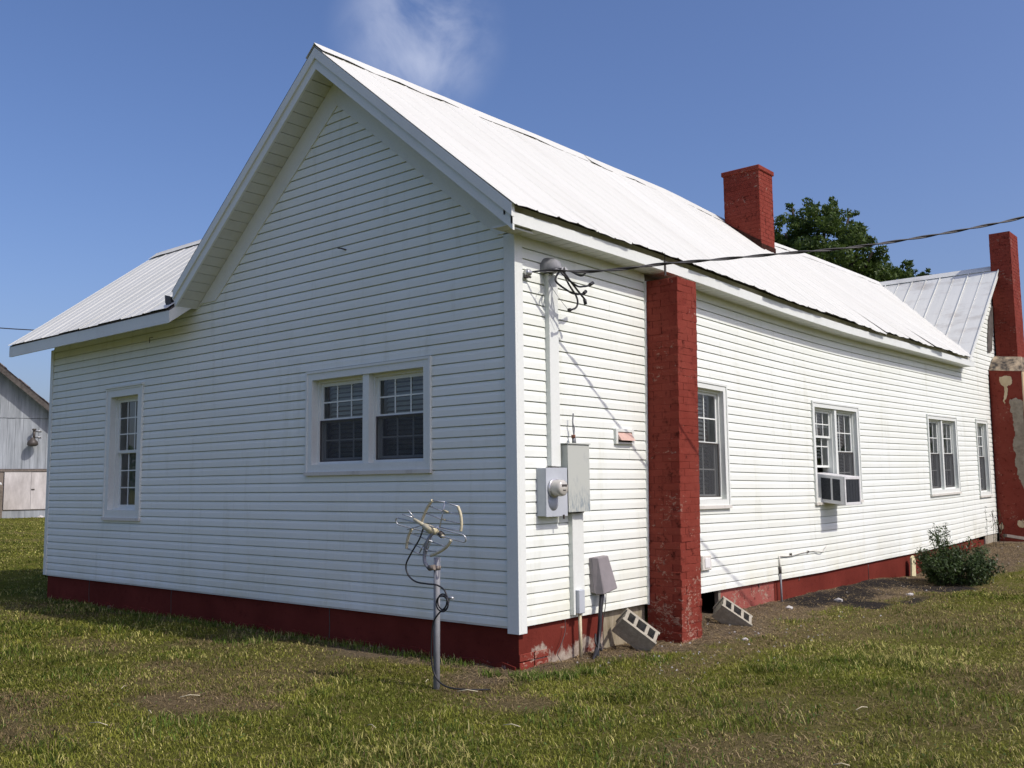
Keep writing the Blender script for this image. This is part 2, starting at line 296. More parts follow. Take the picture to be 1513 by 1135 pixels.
class MB:
    def __init__(s): s.v = []; s.f = []; s.sm = []
    def add(s, vs_, fs, smooth=False):
        o = len(s.v); s.v += [tuple(v) for v in vs_]
        s.f += [tuple(i + o for i in f) for f in fs]; s.sm += [smooth] * len(fs)
    def box(s, x0, x1, y0, y1, z0, z1):
        s.add([(x0, y0, z0), (x1, y0, z0), (x1, y1, z0), (x0, y1, z0), (x0, y0, z1), (x1, y0, z1), (x1, y1, z1), (x0, y1, z1)],
              [(0, 3, 2, 1), (4, 5, 6, 7), (0, 1, 5, 4), (1, 2, 6, 5), (2, 3, 7, 6), (3, 0, 4, 7)])
    def hexa(s, p):   # 8 points bottom 4 then top 4
        s.add(p, [(0, 3, 2, 1), (4, 5, 6, 7), (0, 1, 5, 4), (1, 2, 6, 5), (2, 3, 7, 6), (3, 0, 4, 7)])
    def prism(s, pts, vec):   # polygon extruded along vec
        n = len(pts); vec = Vector(vec); a = [Vector(p) for p in pts]; b = [p + vec for p in a]
        s.add(a + b, [tuple(range(n))[::-1], tuple(range(n, 2 * n))] + [(i, (i + 1) % n, n + (i + 1) % n, n + i) for i in range(n)])
    def tube(s, pts, r, seg=8, caps=True):
        pts = [Vector(p) for p in pts]; n = len(pts); rs = r if isinstance(r, (list, tuple)) else [r] * n
        rings = []; prev = None
        for i, p in enumerate(pts):
            d = (pts[min(i + 1, n - 1)] - pts[max(i - 1, 0)]).normalized()
            if prev is None:
                a = d.cross(Vector((0, 0, 1)));
                if a.length < 1e-3: a = d.cross(Vector((1, 0, 0)))
            else:
                a = prev - d * prev.dot(d)
            a.normalize(); prev = a; b = d.cross(a)
            rings.append([p + (a * math.cos(t) + b * math.sin(t)) * rs[i] for t in [2 * math.pi * k / seg for k in range(seg)]])
        vs_ = [q for rg in rings for q in rg]; fs = []
        for i in range(n - 1):
            for k in range(seg): fs.append((i * seg + k, i * seg + (k + 1) % seg, (i + 1) * seg + (k + 1) % seg, (i + 1) * seg + k))
        s.add(vs_, fs, True)
        if caps:
            o = len(s.v) - len(vs_)
            s.f.append(tuple(o + k for k in range(seg))[::-1]); s.sm.append(False)
            s.f.append(tuple(o + (n - 1) * seg + k for k in range(seg))); s.sm.append(False)
    def lathe(s, prof, seg=20, axis='z', origin=(0, 0, 0)):
        o = Vector(origin); vs_ = []; fs = []
        for (r, h) in prof:
            for k in range(seg):
                t = 2 * math.pi * k / seg; a, b = r * math.cos(t), r * math.sin(t)
                vs_.append(o + (Vector((a, b, h)) if axis == 'z' else Vector((h, a, b)) if axis == 'x' else Vector((a, h, b))))
        for i in range(len(prof) - 1):
            for k in range(seg): fs.append((i * seg + k, i * seg + (k + 1) % seg, (i + 1) * seg + (k + 1) % seg, (i + 1) * seg + k))
        s.add(vs_, fs, True)
    def mesh(s, name, m, dosag=False, bevel=0.0, recalc=True):
        v = s.v
        if dosag: v = [(x, y, z + sag(x, y, z)) for x, y, z in v]
        me = bpy.data.meshes.new(name); me.from_pydata([tuple(p) for p in v], [], s.f)
        if any(s.sm): me.polygons.foreach_set('use_smooth', s.sm)
        if recalc or bevel:
            bm = bmesh.new(); bm.from_mesh(me); bmesh.ops.recalc_face_normals(bm, faces=bm.faces[:])
            if bevel: bmesh.ops.bevel(bm, geom=bm.edges[:], offset=bevel, segments=1, affect='EDGES')
            bm.to_mesh(me); bm.free()
        me.materials.append(m); me.update(); return me
    def build(s, name, m, parent=None, **kw):
        lab = {k: kw.pop(k) for k in ('label', 'cat', 'group', 'kind') if k in kw}
        o = bpy.data.objects.new(name, s.mesh(name, m, **kw)); COL.objects.link(o)
        if parent is not None: o.parent = parent
        tag(o, **lab); return o
def tag(o, label=None, cat=None, group=None, kind=None):
    if label: o['label'] = label
    if cat: o['category'] = cat
    if group: o['group'] = group
    if kind: o['kind'] = kind
    return o
def thing(name, loc, label, cat, group=None, rotz=0):
    o = bpy.data.objects.new(name, None); COL.objects.link(o); o.location = loc; o.rotation_euler = (0, 0, rotz)
    o.empty_display_size = 0.2
    return tag(o, label, cat, group)
def BX(name, m, parent, *b, **kw):
    q = MB(); q.box(*b); return q.build(name, m, parent, **kw)
def spline(pts, n=8):
    P = [Vector(p) for p in pts]; out = []
    for i in range(len(P) - 1):
        p0, p1, p2, p3 = P[max(i - 1, 0)], P[i], P[i + 1], P[min(i + 2, len(P) - 1)]
        for k in range(n):
            t = k / n; out.append(0.5 * ((2 * p1) + (p2 - p0) * t + (2 * p0 - 5 * p1 + 4 * p2 - p3) * t * t + (3 * p1 - p0 - 3 * p2 + p3) * t ** 3))
    return out + [P[-1]]

# ------------------------------------------------------------------ ground
_G = [np.random.default_rng(40 + i).random((64, 64)) for i in range(6)]
def vnoise(x, y, k=0):
    g = _G[k % 6]; xi = np.floor(x).astype(int); yi = np.floor(y).astype(int); fx = x - xi; fy = y - yi
    fx = fx * fx * (3 - 2 * fx); fy = fy * fy * (3 - 2 * fy)
    a = g[xi % 64, yi % 64]; b = g[(xi + 1) % 64, yi % 64]; c = g[xi % 64, (yi + 1) % 64]; d = g[(xi + 1) % 64, (yi + 1) % 64]
    return (a * (1 - fx) + b * fx) * (1 - fy) + (c * (1 - fx) + d * fx) * fy
def fbm(x, y, s, k=0, o=4):
    r = 0; a = .5; t = 0
    for i in range(o): r = r + a * vnoise(x * s + 17.3 * i + 100, y * s + 9.1 * i + 100, k + i); t += a; a *= .55; s *= 2.05
    return r / t
def sstep(a, b, x): t = np.clip((x - a) / (b - a), 0, 1); return t * t * (3 - 2 * t)
def ground_h(x, y):
    x = np.asarray(x, float); y = np.asarray(y, float)
    h = (fbm(x, y, 0.9, 0, 3) - .5) * 0.05 * sstep(0.3, 1.5, np.abs(x)) + (fbm(x, y, 0.12, 2, 2) - .5) * 0.12 * sstep(5, 20, np.hypot(x, y))
    h = h + 0.09 * np.exp(-np.maximum(x, 0) / .45) * sstep(2.4, 3.4, y) * sstep(10.2, 8.6, y)
    h = h + 0.27 * sstep(10.5, 15.5, y) * sstep(2.6, .5, np.abs(x - .2))
    h = h + (fbm(x, y, 5.0, 3, 2) - .5) * 0.035 * sstep(0.5, 0.9, dirt_mask(x, y, False))
    return h
def dirt_mask(x, y, fine=True):
    x = np.asarray(x, float); y = np.asarray(y, float)
    edge = np.interp(y, [-1.2, -.3, .3, 1.0, 1.6, 3.2, 5.2, 6.7, 9, 12.8, 18], [.05, .18, .38, .50, .68, .74, .74, .95, 1.10, 1.10, 1.4])
    nz = fbm(x, y, 1.6, 1, 4) - .5
    d = sstep(.22, -.22, x - edge + nz * .9) * sstep(-.35, .15, y + nz * .8) * sstep(-.6, -.2, x)
    wd_ = np.interp(x, [-9.4, -4, -2, -.2, .4], [.10, .12, .30, .50, .55])
    f = sstep(wd_ + .12, wd_ - .12, -y + nz * .7) * sstep(-9.6, -9.2, x) * sstep(.6, .1, x) * sstep(.3, .1, y) * .85
    return np.maximum(d, f)
def brown_mask(x, y):
    x = np.asarray(x, float); y = np.asarray(y, float)
    b = sstep(.50, .78, fbm(x, y, .55, 4, 5)) * .6
    for (cx, cy, rx, ry, a) in [(-1.25, -2.5, .75, .42, 1.0), (-.75, -2.25, .5, .3, .9), (-2.3, -3.5, 1.0, .5, .8), (-1.5, -3.7, .9, .5, .8), (-2.6, -1.75, .8, .25, .7), (-4.4, -1.6, 1.2, .35, .45),
                                (.35, -.75, .7, .4, 1.0), (.7, -1.0, .6, .5, .8), (2.8, -1.3, .6, .8, .7), (1.05, 2.4, .35, 2.4, .7), (1.3, 5.6, .4, 2.6, .55), (3.4, 2.2, .6, 1.2, .55), (2.6, 6, .8, 3.5, .35), (-18, 4.6, 2.2, .5, .8)]:
        d = np.hypot((x - cx) / rx, (y - cy) / ry) + (fbm(x, y, 1.8, 2, 3) - .5) * 1.3
        b = np.maximum(b, a * sstep(1.15, .35, d))
    return np.clip(b, 0, 1)
def black_mask(x, y):
    x = np.asarray(x, float); y = np.asarray(y, float); b = np.zeros(np.broadcast(x, y).shape)
    for (cx, cy, rx, ry) in [(.32, 6.7, .42, 1.6), (.25, 8.4, .4, 1.3), (1.15, 6.9, .2, .55), (1.0, 8.6, .5, .5), (.9, 6.1, .25, .4)]:
        d = np.hypot((x - cx) / rx, (y - cy) / ry) + (fbm(x, y, 2.6, 5, 4) - .5) * 1.5
        b = np.maximum(b, sstep(1.05, .55, d))
    return b
gx = np.unique(np.concatenate([np.linspace(-900, -60, 12), np.linspace(-60, -13, 48), np.arange(-13, 7.01, .085), np.linspace(7, 60, 30), np.linspace(60, 900, 12)]))
gy = np.unique(np.concatenate([np.linspace(-900, -40, 12), np.linspace(-40, -8, 20), np.arange(-8, 19.01, .085), np.linspace(19, 70, 36), np.linspace(70, 900, 12)]))
X, Y = np.meshgrid(gx, gy, indexing='ij'); Z = ground_h(X, Y)
nx, ny = X.shape; idx = np.arange(nx * ny).reshape(nx, ny)
quads = np.stack([idx[:-1, :-1], idx[1:, :-1], idx[1:, 1:], idx[:-1, 1:]], -1).reshape(-1, 4)
gm = bpy.data.meshes.new('ground'); nv = nx * ny; nf = len(quads)
gm.vertices.add(nv); gm.vertices.foreach_set('co', np.stack([X, Y, Z], -1).reshape(-1).astype(np.float32))
gm.loops.add(nf * 4); gm.loops.foreach_set('vertex_index', quads.reshape(-1).astype(np.int32))
gm.polygons.add(nf); gm.polygons.foreach_set('loop_start', np.arange(0, nf * 4, 4, dtype=np.int32))
try: gm.polygons.foreach_set('loop_total', np.full(nf, 4, dtype=np.int32))
except Exception: pass
gm.polygons.foreach_set('use_smooth', np.ones(nf, dtype=bool)); gm.update(calc_edges=True)
ca = gm.attributes.new('zone', 'FLOAT_COLOR', 'POINT')
zc = np.stack([dirt_mask(X, Y), brown_mask(X, Y), black_mask(X, Y), np.ones_like(X)], -1).reshape(-1).astype(np.float32); ca.data.foreach_set('color', zc)
m, nt, b = mat_base('lawn_and_soil')
at = nt.nodes.new('ShaderNodeAttribute'); at.attribute_name = 'zone'; sp = nt.nodes.new('ShaderNodeSeparateColor'); nt.links.new(at.outputs['Color'], sp.inputs[0])
na = noise(nt, 30, 8, 0.75); nb = noise(nt, 3.0, 6, 0.65); ncs = noise(nt, 120, 5, 0.7)
green = ramp(nt, na.outputs['Fac'], .3, .7, (0.060, 0.072, 0.012, 1), (0.155, 0.162, 0.032, 1))
yel = ramp(nt, na.outputs['Fac'], .3, .7, (0.095, 0.092, 0.023, 1), (0.21, 0.195, 0.055, 1))
fy_ = ramp(nt, nb.outputs['Fac'], .42, .66)
c = mixc(nt, fy_.outputs['Color'], green.outputs['Color'], yel.outputs['Color'])
brn = ramp(nt, na.outputs['Fac'], .3, .7, (0.09, 0.068, 0.036, 1), (0.25, 0.19, 0.105, 1))
c = mixc(nt, sp.outputs['Green'], c, brn.outputs['Color'])
soil = ramp(nt, na.outputs['Fac'], .25, .75, (0.09, 0.068, 0.046, 1), (0.36, 0.285, 0.195, 1))
soil2 = ramp(nt, ncs.outputs['Fac'], .35, .7, (0.55, 0.52, 0.5, 1), (1, 1, 1, 1)); so = mixc(nt, .8, soil.outputs['Color'], soil2.outputs['Color'], 'MULTIPLY')
c = mixc(nt, sp.outputs['Red'], c, so)
blk = ramp(nt, na.outputs['Fac'], .3, .75, (0.016, 0.015, 0.015, 1), (0.07, 0.062, 0.055, 1))
c = mixc(nt, sp.outputs['Blue'], c, blk.outputs['Color'])
nt.links.new(c, b.inputs['Base Color']); b.inputs['Roughness'].default_value = 1.0; b.inputs['Specular IOR Level'].default_value = 0.0
ad = nt.nodes.new('ShaderNodeMath'); nt.links.new(na.outputs['Fac'], ad.inputs[0]); nt.links.new(ncs.outputs['Fac'], ad.inputs[1]); bump(nt, b, ad.outputs[0], .8, .03)
gm.materials.append(m)
ground = bpy.data.objects.new('ground', gm); COL.objects.link(ground); tag(ground, kind='structure')
def gz(x, y): return float(ground_h(np.array([x]), np.array([y]))[0])

# ------------------------------------------------------------------ HOUSE
house = thing('house', (0, 0, 0), 'white vinyl-sided one-storey farmhouse with white metal roof, gable and red painted foundation', 'house')
W = 0.1016; XL = -9.24; XM = -5.2; YE = 19.4; PK = -2.5
Z0 = 0.37
def FT(u, n, z): return (u, -n, z)       # gable (front) wall: u = x
def ST(u, n, z): return (n, u, z)        # long side wall: u = y
RISE = 0.826
def zr(x): return 6.37 - RISE * abs(x - PK)        # roof top surface of main gable

def sheathing(name, T, u0, u1, z0, z1, holes, n=-0.03, extra=None):
    us = sorted({u0, u1, *[h[0] for h in holes], *[h[1] for h in holes]}); zs = sorted({z0, z1, *[h[2] for h in holes], *[h[3] for h in holes]})
    q = MB()
    for a, b_ in zip(us, us[1:]):
        for c_, d in zip(zs, zs[1:]):
            mu, mz = (a + b_) / 2, (c_ + d) / 2
            if any(h[0] < mu < h[1] and h[2] < mz < h[3] for h in holes): continue
            q.add([T(a, n, c_), T(b_, n, c_), T(b_, n, d), T(a, n, d)], [(0, 1, 2, 3)])
    if extra:
        for poly in extra: q.add([T(u, n, z) for u, z in poly], [tuple(range(len(poly)))])
    return q.build(name, ROOM, house, recalc=False)
PROF = [(-0.010, 0.0), (0.0165, 0.0), (0.0150, 0.56), (0.0080, 0.90), (-0.011, 0.912), (-0.011, 1.0)]
def siding(parent, T, a0, b0, a1, b1, z0, z1, dosag, step=1.1):
    """one course: from a0..b0 along its butt, a1..b1 along its top; long runs get lapped butt seams shared by pairs of courses"""
    n = max(1, int(math.ceil((b0 - a0) / step))) if dosag else 1
    h = z1 - z0; vs_ = []; fs = []; k = len(PROF)
    j = random.uniform(-.0012, .0012)
    rr = random.Random(int((z0 - .45 + 1e-4) / (2 * W) + 50) * 7 + (1 if dosag else 0)); seams = []
    u = (-9.2 if not dosag else 0) + rr.uniform(1.0, 3.6)
    while u < 16:
        if a0 + .25 < u < b0 - .25 and abs(a1 - a0) < .02: seams.append((u - a0) / (b0 - a0))
        u += 3.66
    ts = sorted([(i / n, 0) for i in range(n + 1)] + [(t - 1e-5, 0) for t in seams] + [(t, 1) for t in seams]); off = 0.0
    for (t, isseam) in ts:
        if isseam: off += .0014 if off < .001 else -.0014
        for (o, f) in PROF:
            a = a0 + (a1 - a0) * f; b_ = b0 + (b1 - b0) * f
            vs_.append(T(a + (b_ - a) * t, o + ((j + off) if o > .004 else 0), z0 + h * f))
    for i in range(len(ts) - 1):
        for p in range(k - 1): fs.append((i * k + p, (i + 1) * k + p, (i + 1) * k + p + 1, i * k + p + 1))
    q = MB(); q.add(vs_, fs); return q.build('siding_board', VINYL, parent, dosag=dosag)
def courses(parent, T, u0, u1, z_lo, z_hi, holes, dosag, lim=None):
    zs = [Z0] + [0.45 + W * i for i in range(70)]
    for za, zb in zip(zs, zs[1:]):
        if za < z_lo - 1e-6 or za >= z_hi - .01: continue
        segs = [(u0, u1)]
        for h in holes:
            if zb > h[2] + .045 and za < h[3] - .045:
                new = []
                for a, b_ in segs:
                    if h[1] <= a or h[0] >= b_: new.append((a, b_)); continue
                    if h[0] > a: new.append((a, h[0]))
                    if h[1] < b_: new.append((h[1], b_))
                segs = new
        for a, b_ in segs:
            a1, b1 = a, b_
            if lim:
                (la, lb), (la1, lb1) = lim(za), lim(zb)
                a, b_, a1, b1 = max(a, la), min(b_, lb), max(a1, la1), min(b1, lb1)
                if b_ - a < .05: continue
                if b1 < a1: a1 = b1 = (a1 + b1) / 2
            siding(parent, T, a, b_, a1, b1, za, zb, dosag)

# openings: casing outer rectangles (u0,u1,z0,z1)
W1F = (-7.47, -6.51, 1.23, 3.0); DWF = (-2.98, -1.07, 1.775, 2.868)
W1S = (2.86, 3.93, 1.36, 2.82); W2S = (6.47, 8.20, 1.36, 2.82); W3S = (11.56, 13.34, 1.36, 2.84); W4S = (14.72, 15.56, 1.22, 2.85)
inset = lambda h, e=.03: (h[0] + e, h[1] - e, h[2] + e, h[3] - e)
cut = lambda h: (h[0] + .07, h[1] - .07, h[2] + .06, h[3] - .06)
FH = [W1F, DWF]; SH = [W1S, W2S, W3S, W4S]
front = sheathing('front_wall', FT, XL + .01, -.012, Z0, 3.93, [cut(h) for h in FH], extra=[[(XM, 3.93), (-.012, 3.93), (-.012, 4.02), (PK, 6.10), (XM, 3.97)]])
side = sheathing('side_wall', ST, 0.012, YE, Z0, 3.93, [cut(h) for h in SH], extra=[[(14.1, 3.93), (YE - .1, 3.93), (16.7, 6.15)]])
q = MB()
q.add([(XL, 0, .36), (XL, 4.2, .36), (XL, 4.2, 3.75), (XL, 2.0, 5.5), (XL, 0, 3.75)], [(0, 1, 2, 3, 4)])
q.add([(XL, 4.2, .36), (XM, 4.2, .36), (XM, 4.2, 3.75), (XL, 4.2, 3.75)], [(0, 1, 2, 3)])
q.add([(XM, 4.2, -.1), (XM, YE, -.1), (XM, YE, 3.95), (XM, 4.2, 3.95)], [(0, 1, 2, 3)])
q.add([(XM, YE, -.1), (0, YE, -.1), (0, YE, 3.95), (PK, YE, 6.1), (XM, YE, 3.95)], [(0, 1, 2, 3, 4)])
q.build('rear_wall', VINYL, house)
q = MB(); q.add([(XL, .02, .42), (-.02, .02, .42), (-.02, YE, .42), (XL, YE, .42)], [(0, 1, 2, 3)]); q.build('floor', FLOORW, house)
q = MB(); q.add([(XL, .02, 3.6), (-.02, .02, 3.6), (-.02, YE, 3.6), (XL, YE, 3.6)], [(0, 1, 2, 3)]); q.build('ceiling', ROOM, house)
# rooms: two partitions so that windows do not look through the whole house
q = MB()
q.add([(XL, 3.9, .42), (-.02, 3.95, .42), (-.02, 3.95, 3.6), (XL, 3.9, 3.6)], [(0, 1, 2, 3)])
q.add([(-4.4, .02, .42), (-4.4, 3.9, .42), (-4.4, 3.9, 3.6), (-4.4, .02, 3.6)], [(0, 1, 2, 3)])
q.add([(-3.2, 4.0, .42), (-3.2, YE, .42), (-3.2, YE, 3.6), (-3.2, 4.0, 3.6)], [(0, 1, 2, 3)])
for yy in (9.5, 14.1): q.add([(-3.2, yy, .42), (-.02, yy, .42), (-.02, yy, 3.6), (-3.2, yy, 3.6)], [(0, 1, 2, 3)])
q.build('partition', ROOM, house)

courses(front, FT, XL + .05, -.085, Z0, 3.85, [inset(h) for h in FH], False)
sl = 1.86 / 2.30
def lim_f(z):
    if z < 3.93: return (XM + .0, -.085)
    return (PK - (5.82 - z) / sl, PK + (5.82 - z) / sl)
courses(front, FT, XM, -.085, 3.86, 5.76, [], False, lim=lim_f)
CH0, CH1 = 2.13, 2.60
cln = lambda z: (z - 3.8) * .11 / 3.8
courses(side, ST, .085, 3.0, Z0, 3.86, [], True, lim=lambda z: (0, 2.175 + cln(z)))
courses(side, ST, 2.2, 15.95, Z0, 3.86, [inset(h) for h in SH], True, lim=lambda z: (2.60 + cln(z), 16))
q = MB(); q.hexa([(-.02, 2.17 + cln(.36), .36), (.03, 2.17 + cln(.36), .36), (.03, 2.195 + cln(.36), .36), (-.02, 2.195 + cln(.36), .36), (-.02, 2.17, 3.8), (.03, 2.17, 3.8), (.03, 2.195, 3.8), (-.02, 2.195, 3.8)]); q.build('chimney_trim', TRIM, house)
courses(side, ST, 14.0, 16.66, 3.87, 6.0, [], True, lim=lambda z: (14.02 + (z - 3.95) / .83, 16.66))

for xs_ in (-2.62, -5.75, -7.9):
    q = MB(); q.tube([(xs_ + random.uniform(-.012, .012), .0225, z) for z in (-.05, .05, .16, .27, .375)], .005, 5)
    q.build('block_joint', DKBRZ, front)
# trim -------------------------------------------------------------
q = MB(); q.box(-.107, .028, -.028, 0, .31, 3.915); q.box(0.0, .028, 0, .086, .31, 3.915); q.build('corner_post', TRIM, house, bevel=.002)
q = MB(); q.box(XL - .025, XL + .06, -.026, 0, .36, 3.74); q.box(XL - .025, XL, 0, .08, .36, 3.74); q.build('corner_post', TRIM, house, bevel=.002)
BX('starter_strip', TRIMD, front, XL + .06, -.107, -.012, -.001, .352, .372)
# frieze boards under the rake
def rake_band(name, m, side_, y0, y1, d0, d1, xe, x_in=0.0, z_cut=None):
    """band parallel to roof slope, between vertical offsets d0 (lower) and d1 below roof top; side_ +1 right, -1 left"""
    q = MB(); x0 = PK + side_ * x_in; x1 = PK + side_ * xe
    p = [(x0, zr(x0) - d0), (x1, zr(x1) - d0), (x1, zr(x1) - d1), (x0, zr(x0) - d1)]
    q.hexa([(p[0][0], y0, p[0][1]), (p[1][0], y0, p[1][1]), (p[1][0], y1, p[1][1]), (p[0][0], y1, p[0][1]),
            (p[3][0], y0, p[3][1]), (p[2][0], y0, p[2][1]), (p[2][0], y1, p[2][1]), (p[3][0], y1, p[3][1])])
    return q.build(name, m, house)
def frieze(sgn):
    q = MB()
    zi = lambda t: 5.80 - sl * t            # inner edge
    t_in = (5.80 - 3.925) / sl
    pts = [(0, 5.80), (0, 6.12), (2.72 if sgn < 0 else 2.62, 6.12 - RISE * (2.72 if sgn < 0 else 2.62)), (2.62, 3.925), (t_in, 3.925)]
    q.prism([(PK + sgn * t, -.030 + (.001 if sgn > 0 else 0), z) for t, z in pts], (0, .029, 0))
    return q.build('frieze_board', TRIM, house)
frieze(1); frieze(-1)
# a butt joint in the right frieze, shown as a narrow gap strip
for sgn in (1, -1):
    rake_band('rake_fascia', TRIM, sgn, -.325, -.300, .25, .125, 2.76)
    rake_band('rake_trim', TRIM, sgn, -.345, -.302, .128, .012, 2.765)
def soffit_panel_row(sgn):
    n = 25; L = 2.74
    for i in range(n):
        t0, t1 = L * i / n, L * (i + 1) / n - .011
        x0, x1 = PK + sgn * t0, PK + sgn * t1
        dz = .245 + random.uniform(-.002, .002)
        q = MB(); a = zr(x0) - dz; b_ = zr(x1) - dz - .003
        q.hexa([(x0, -.302, a), (x1, -.302, b_), (x1, -.002, b_), (x0, -.002, a), (x0, -.302, a + .012), (x1, -.302, b_ + .012), (x1, -.002, b_ + .012), (x0, -.002, a + .012)])
        q.build('soffit_panel', SOFFIT, house)
soffit_panel_row(-1); soffit_panel_row(1)

# long eave ---------------------------------------------------------
def strip_y(name, m, prof, y0, y1, step=.5, dosag=True, parent=house):
    """closed profile (x,z) swept along y following the sag"""
    n = max(1, int((y1 - y0) / step)); k = len(prof); vs_ = []; fs = []
    for i in range(n + 1):
        y = y0 + (y1 - y0) * i / n
        vs_ += [(x, y, z) for x, z in prof]
    for i in range(n):
        for p in range(k): fs.append((i * k + p, i * k + (p + 1) % k, (i + 1) * k + (p + 1) % k, (i + 1) * k + p))
    fs += [tuple(range(k)), tuple(n * k + p for p in range(k))[::-1]]
    q = MB(); q.add(vs_, fs); return q.build(name, m, parent, dosag=dosag)
E1 = 2.19
for (a, b_) in ((-.325, E1), (E1 + .001, 13.95)):
    strip_y('eave_fascia', TRIM, [(.238, 3.895), (.262, 3.895), (.262, 4.005), (.238, 4.005)], a, b_)
    strip_y('eave_trim', TRIMD, [(.155, 3.99), (.178, 3.99), (.178, 4.10), (.155, 4.10)], a, b_)  # weathered tone chosen darker to paint shade into the gap under the roof
strip_y('frieze_board', TRIM, [(.002, 3.81), (.020, 3.81), (.020, 3.90), (.002, 3.90)], .09, CH0 - .03)
strip_y('frieze_board', TRIM, [(.002, 3.81), (.020, 3.81), (.020, 3.90), (.002, 3.90)], CH1, 13.9)
q = MB(); n = 95
for i in range(n):
    y0 = -.30 + 14.2 * i / n; y1 = y0 + 14.2 / n - .012; q.box(.003, .239, y0, y1, 3.899, 3.907)
q.build('soffit_panelling', SOFFIT, house, dosag=True, kind='stuff')
strip_y('soffit_backing', SOFFIT, [(.0, 3.908), (.236, 3.908), (.236, 3.914), (.0, 3.914)], -.30, 13.92)

# main roof ---------------------------------------------------------
q = MB()
for sgn in (1, -1):
    n = 24; vs_ = []; fs = []
    for i in range(n + 1):
        y = -.30 + (19.5 + .30) * i / n
        xe = PK + sgn * 2.66
        for (x, z) in ((PK, 6.345), (xe, 6.345 - RISE * 2.66), (xe, 6.345 - RISE * 2.66 - .05), (PK, 6.345 - .06)):
            if sgn > 0 and y > 14.0: 
                if x == xe: xx = max(PK + .02, .22 - (y - 14.0)); z = z + RISE * (xe - xx); x = xx
            vs_.append((x, y, z))
    for i in range(n):
        for p in range(4): fs.append((i * 4 + p, i * 4 + (p + 1) % 4, (i + 1) * 4 + (p + 1) % 4, (i + 1) * 4 + p))
    fs += [(0, 1, 2, 3), (n * 4 + 3, n * 4 + 2, n * 4 + 1, n * 4)]
    q.add(vs_, fs)
roof = q.build('roof', DECK, house, dosag=True)
PW = 0.61
CRIMP = [(0, 0), (.016, .008), (.032, 0), (.15, .002), (.283, 0), (.303, .008), (.323, 0), (.45, .001), (.585, 0), (.603, .011), (.618, .004)]
def roof_panel(y0, sgn, xe_a, xe_b, x_top, lift, zf, base, parent, tiny, sagit=True, T=None, mat=ROOFM):
    rows = 6; k = len(CRIMP); vs_ = []; fs = []
    for r in range(rows + 1):
        t = r / rows
        for (dy, h) in CRIMP:
            xe = xe_a + (xe_b - xe_a) * dy / PW
            x = xe + (x_top - xe) * t
            w = (lift + math.sin(dy * 19 + y0 * 7) * .006) * max(0, 1 - t * 5)
            p = (x, y0 + dy, zf(x, y0 + dy) + h * (1.25 if t < .2 else 1) + base + w)
            vs_.append(T(p) if T else p)
    for r in range(rows):
        for i in range(k - 1): fs.append((r * k + i, r * k + i + 1, (r + 1) * k + i + 1, (r + 1) * k + i))
    q = MB(); q.add(vs_, fs); return q.build('roof_panel', mat, parent, dosag=sagit, recalc=False)
ny_ = int((17.2 + .345) / PW) + 1
for i in range(ny_):
    y = -.345 + PW * i
    if y < 13.6:
        rg_ = .6 if y < 2.4 else 1.7; e = .315 + random.uniform(-.010, .022) * rg_; ea, eb = e, e + random.uniform(-.016, .016) * rg_
    else:
        ea, eb = min(.30, .30 - (y - 13.95)), .30 - (y + PW - 13.95); ea += .04; eb += .04
    if eb < PK + .05: break
    roof_panel(y, 1, ea, eb, PK + .004, random.uniform(-.004, .012) * (1 if y < 2.4 else 2.2), lambda x, yy: zr(x), .0025 * (i % 2) + random.choice([0, 0, 0, .002, .007]), roof, .02)
for i in range(33):
    y = -.345 + PW * i
    roof_panel(y, -1, PK - 2.80, PK - 2.80, PK - .004, 0, lambda x, yy: zr(x), .0025 * (i % 2), roof, .02)
y = -.35
while y < 16.6:
    L = random.uniform(2.2, 3.0); y1 = min(y + L, 16.8); q = MB(); n = 6; vs_ = []; fs = []
    for i in range(n + 1):
        yy = y + (y1 - y) * i / n; w = .15 + random.uniform(-.015, .01); g = .010 + random.choice([0, 0, .004, .012, .022])
        for (dx, dz) in ((-w, g), (-.03, .030), (0, .042), (.03, .030), (w, .010 + random.choice([0, 0, .002, .006, .02]))):
            vs_.append((PK + dx, yy, zr(PK + dx) + dz))
    for i in range(n):
        for p in range(4): fs.append((i * 5 + p, i * 5 + p + 1, (i + 1) * 5 + p + 1, (i + 1) * 5 + p))
    q.add(vs_, fs); q.build('ridge_cap', ROOFM, roof, dosag=True, recalc=False); y = y1 - .05

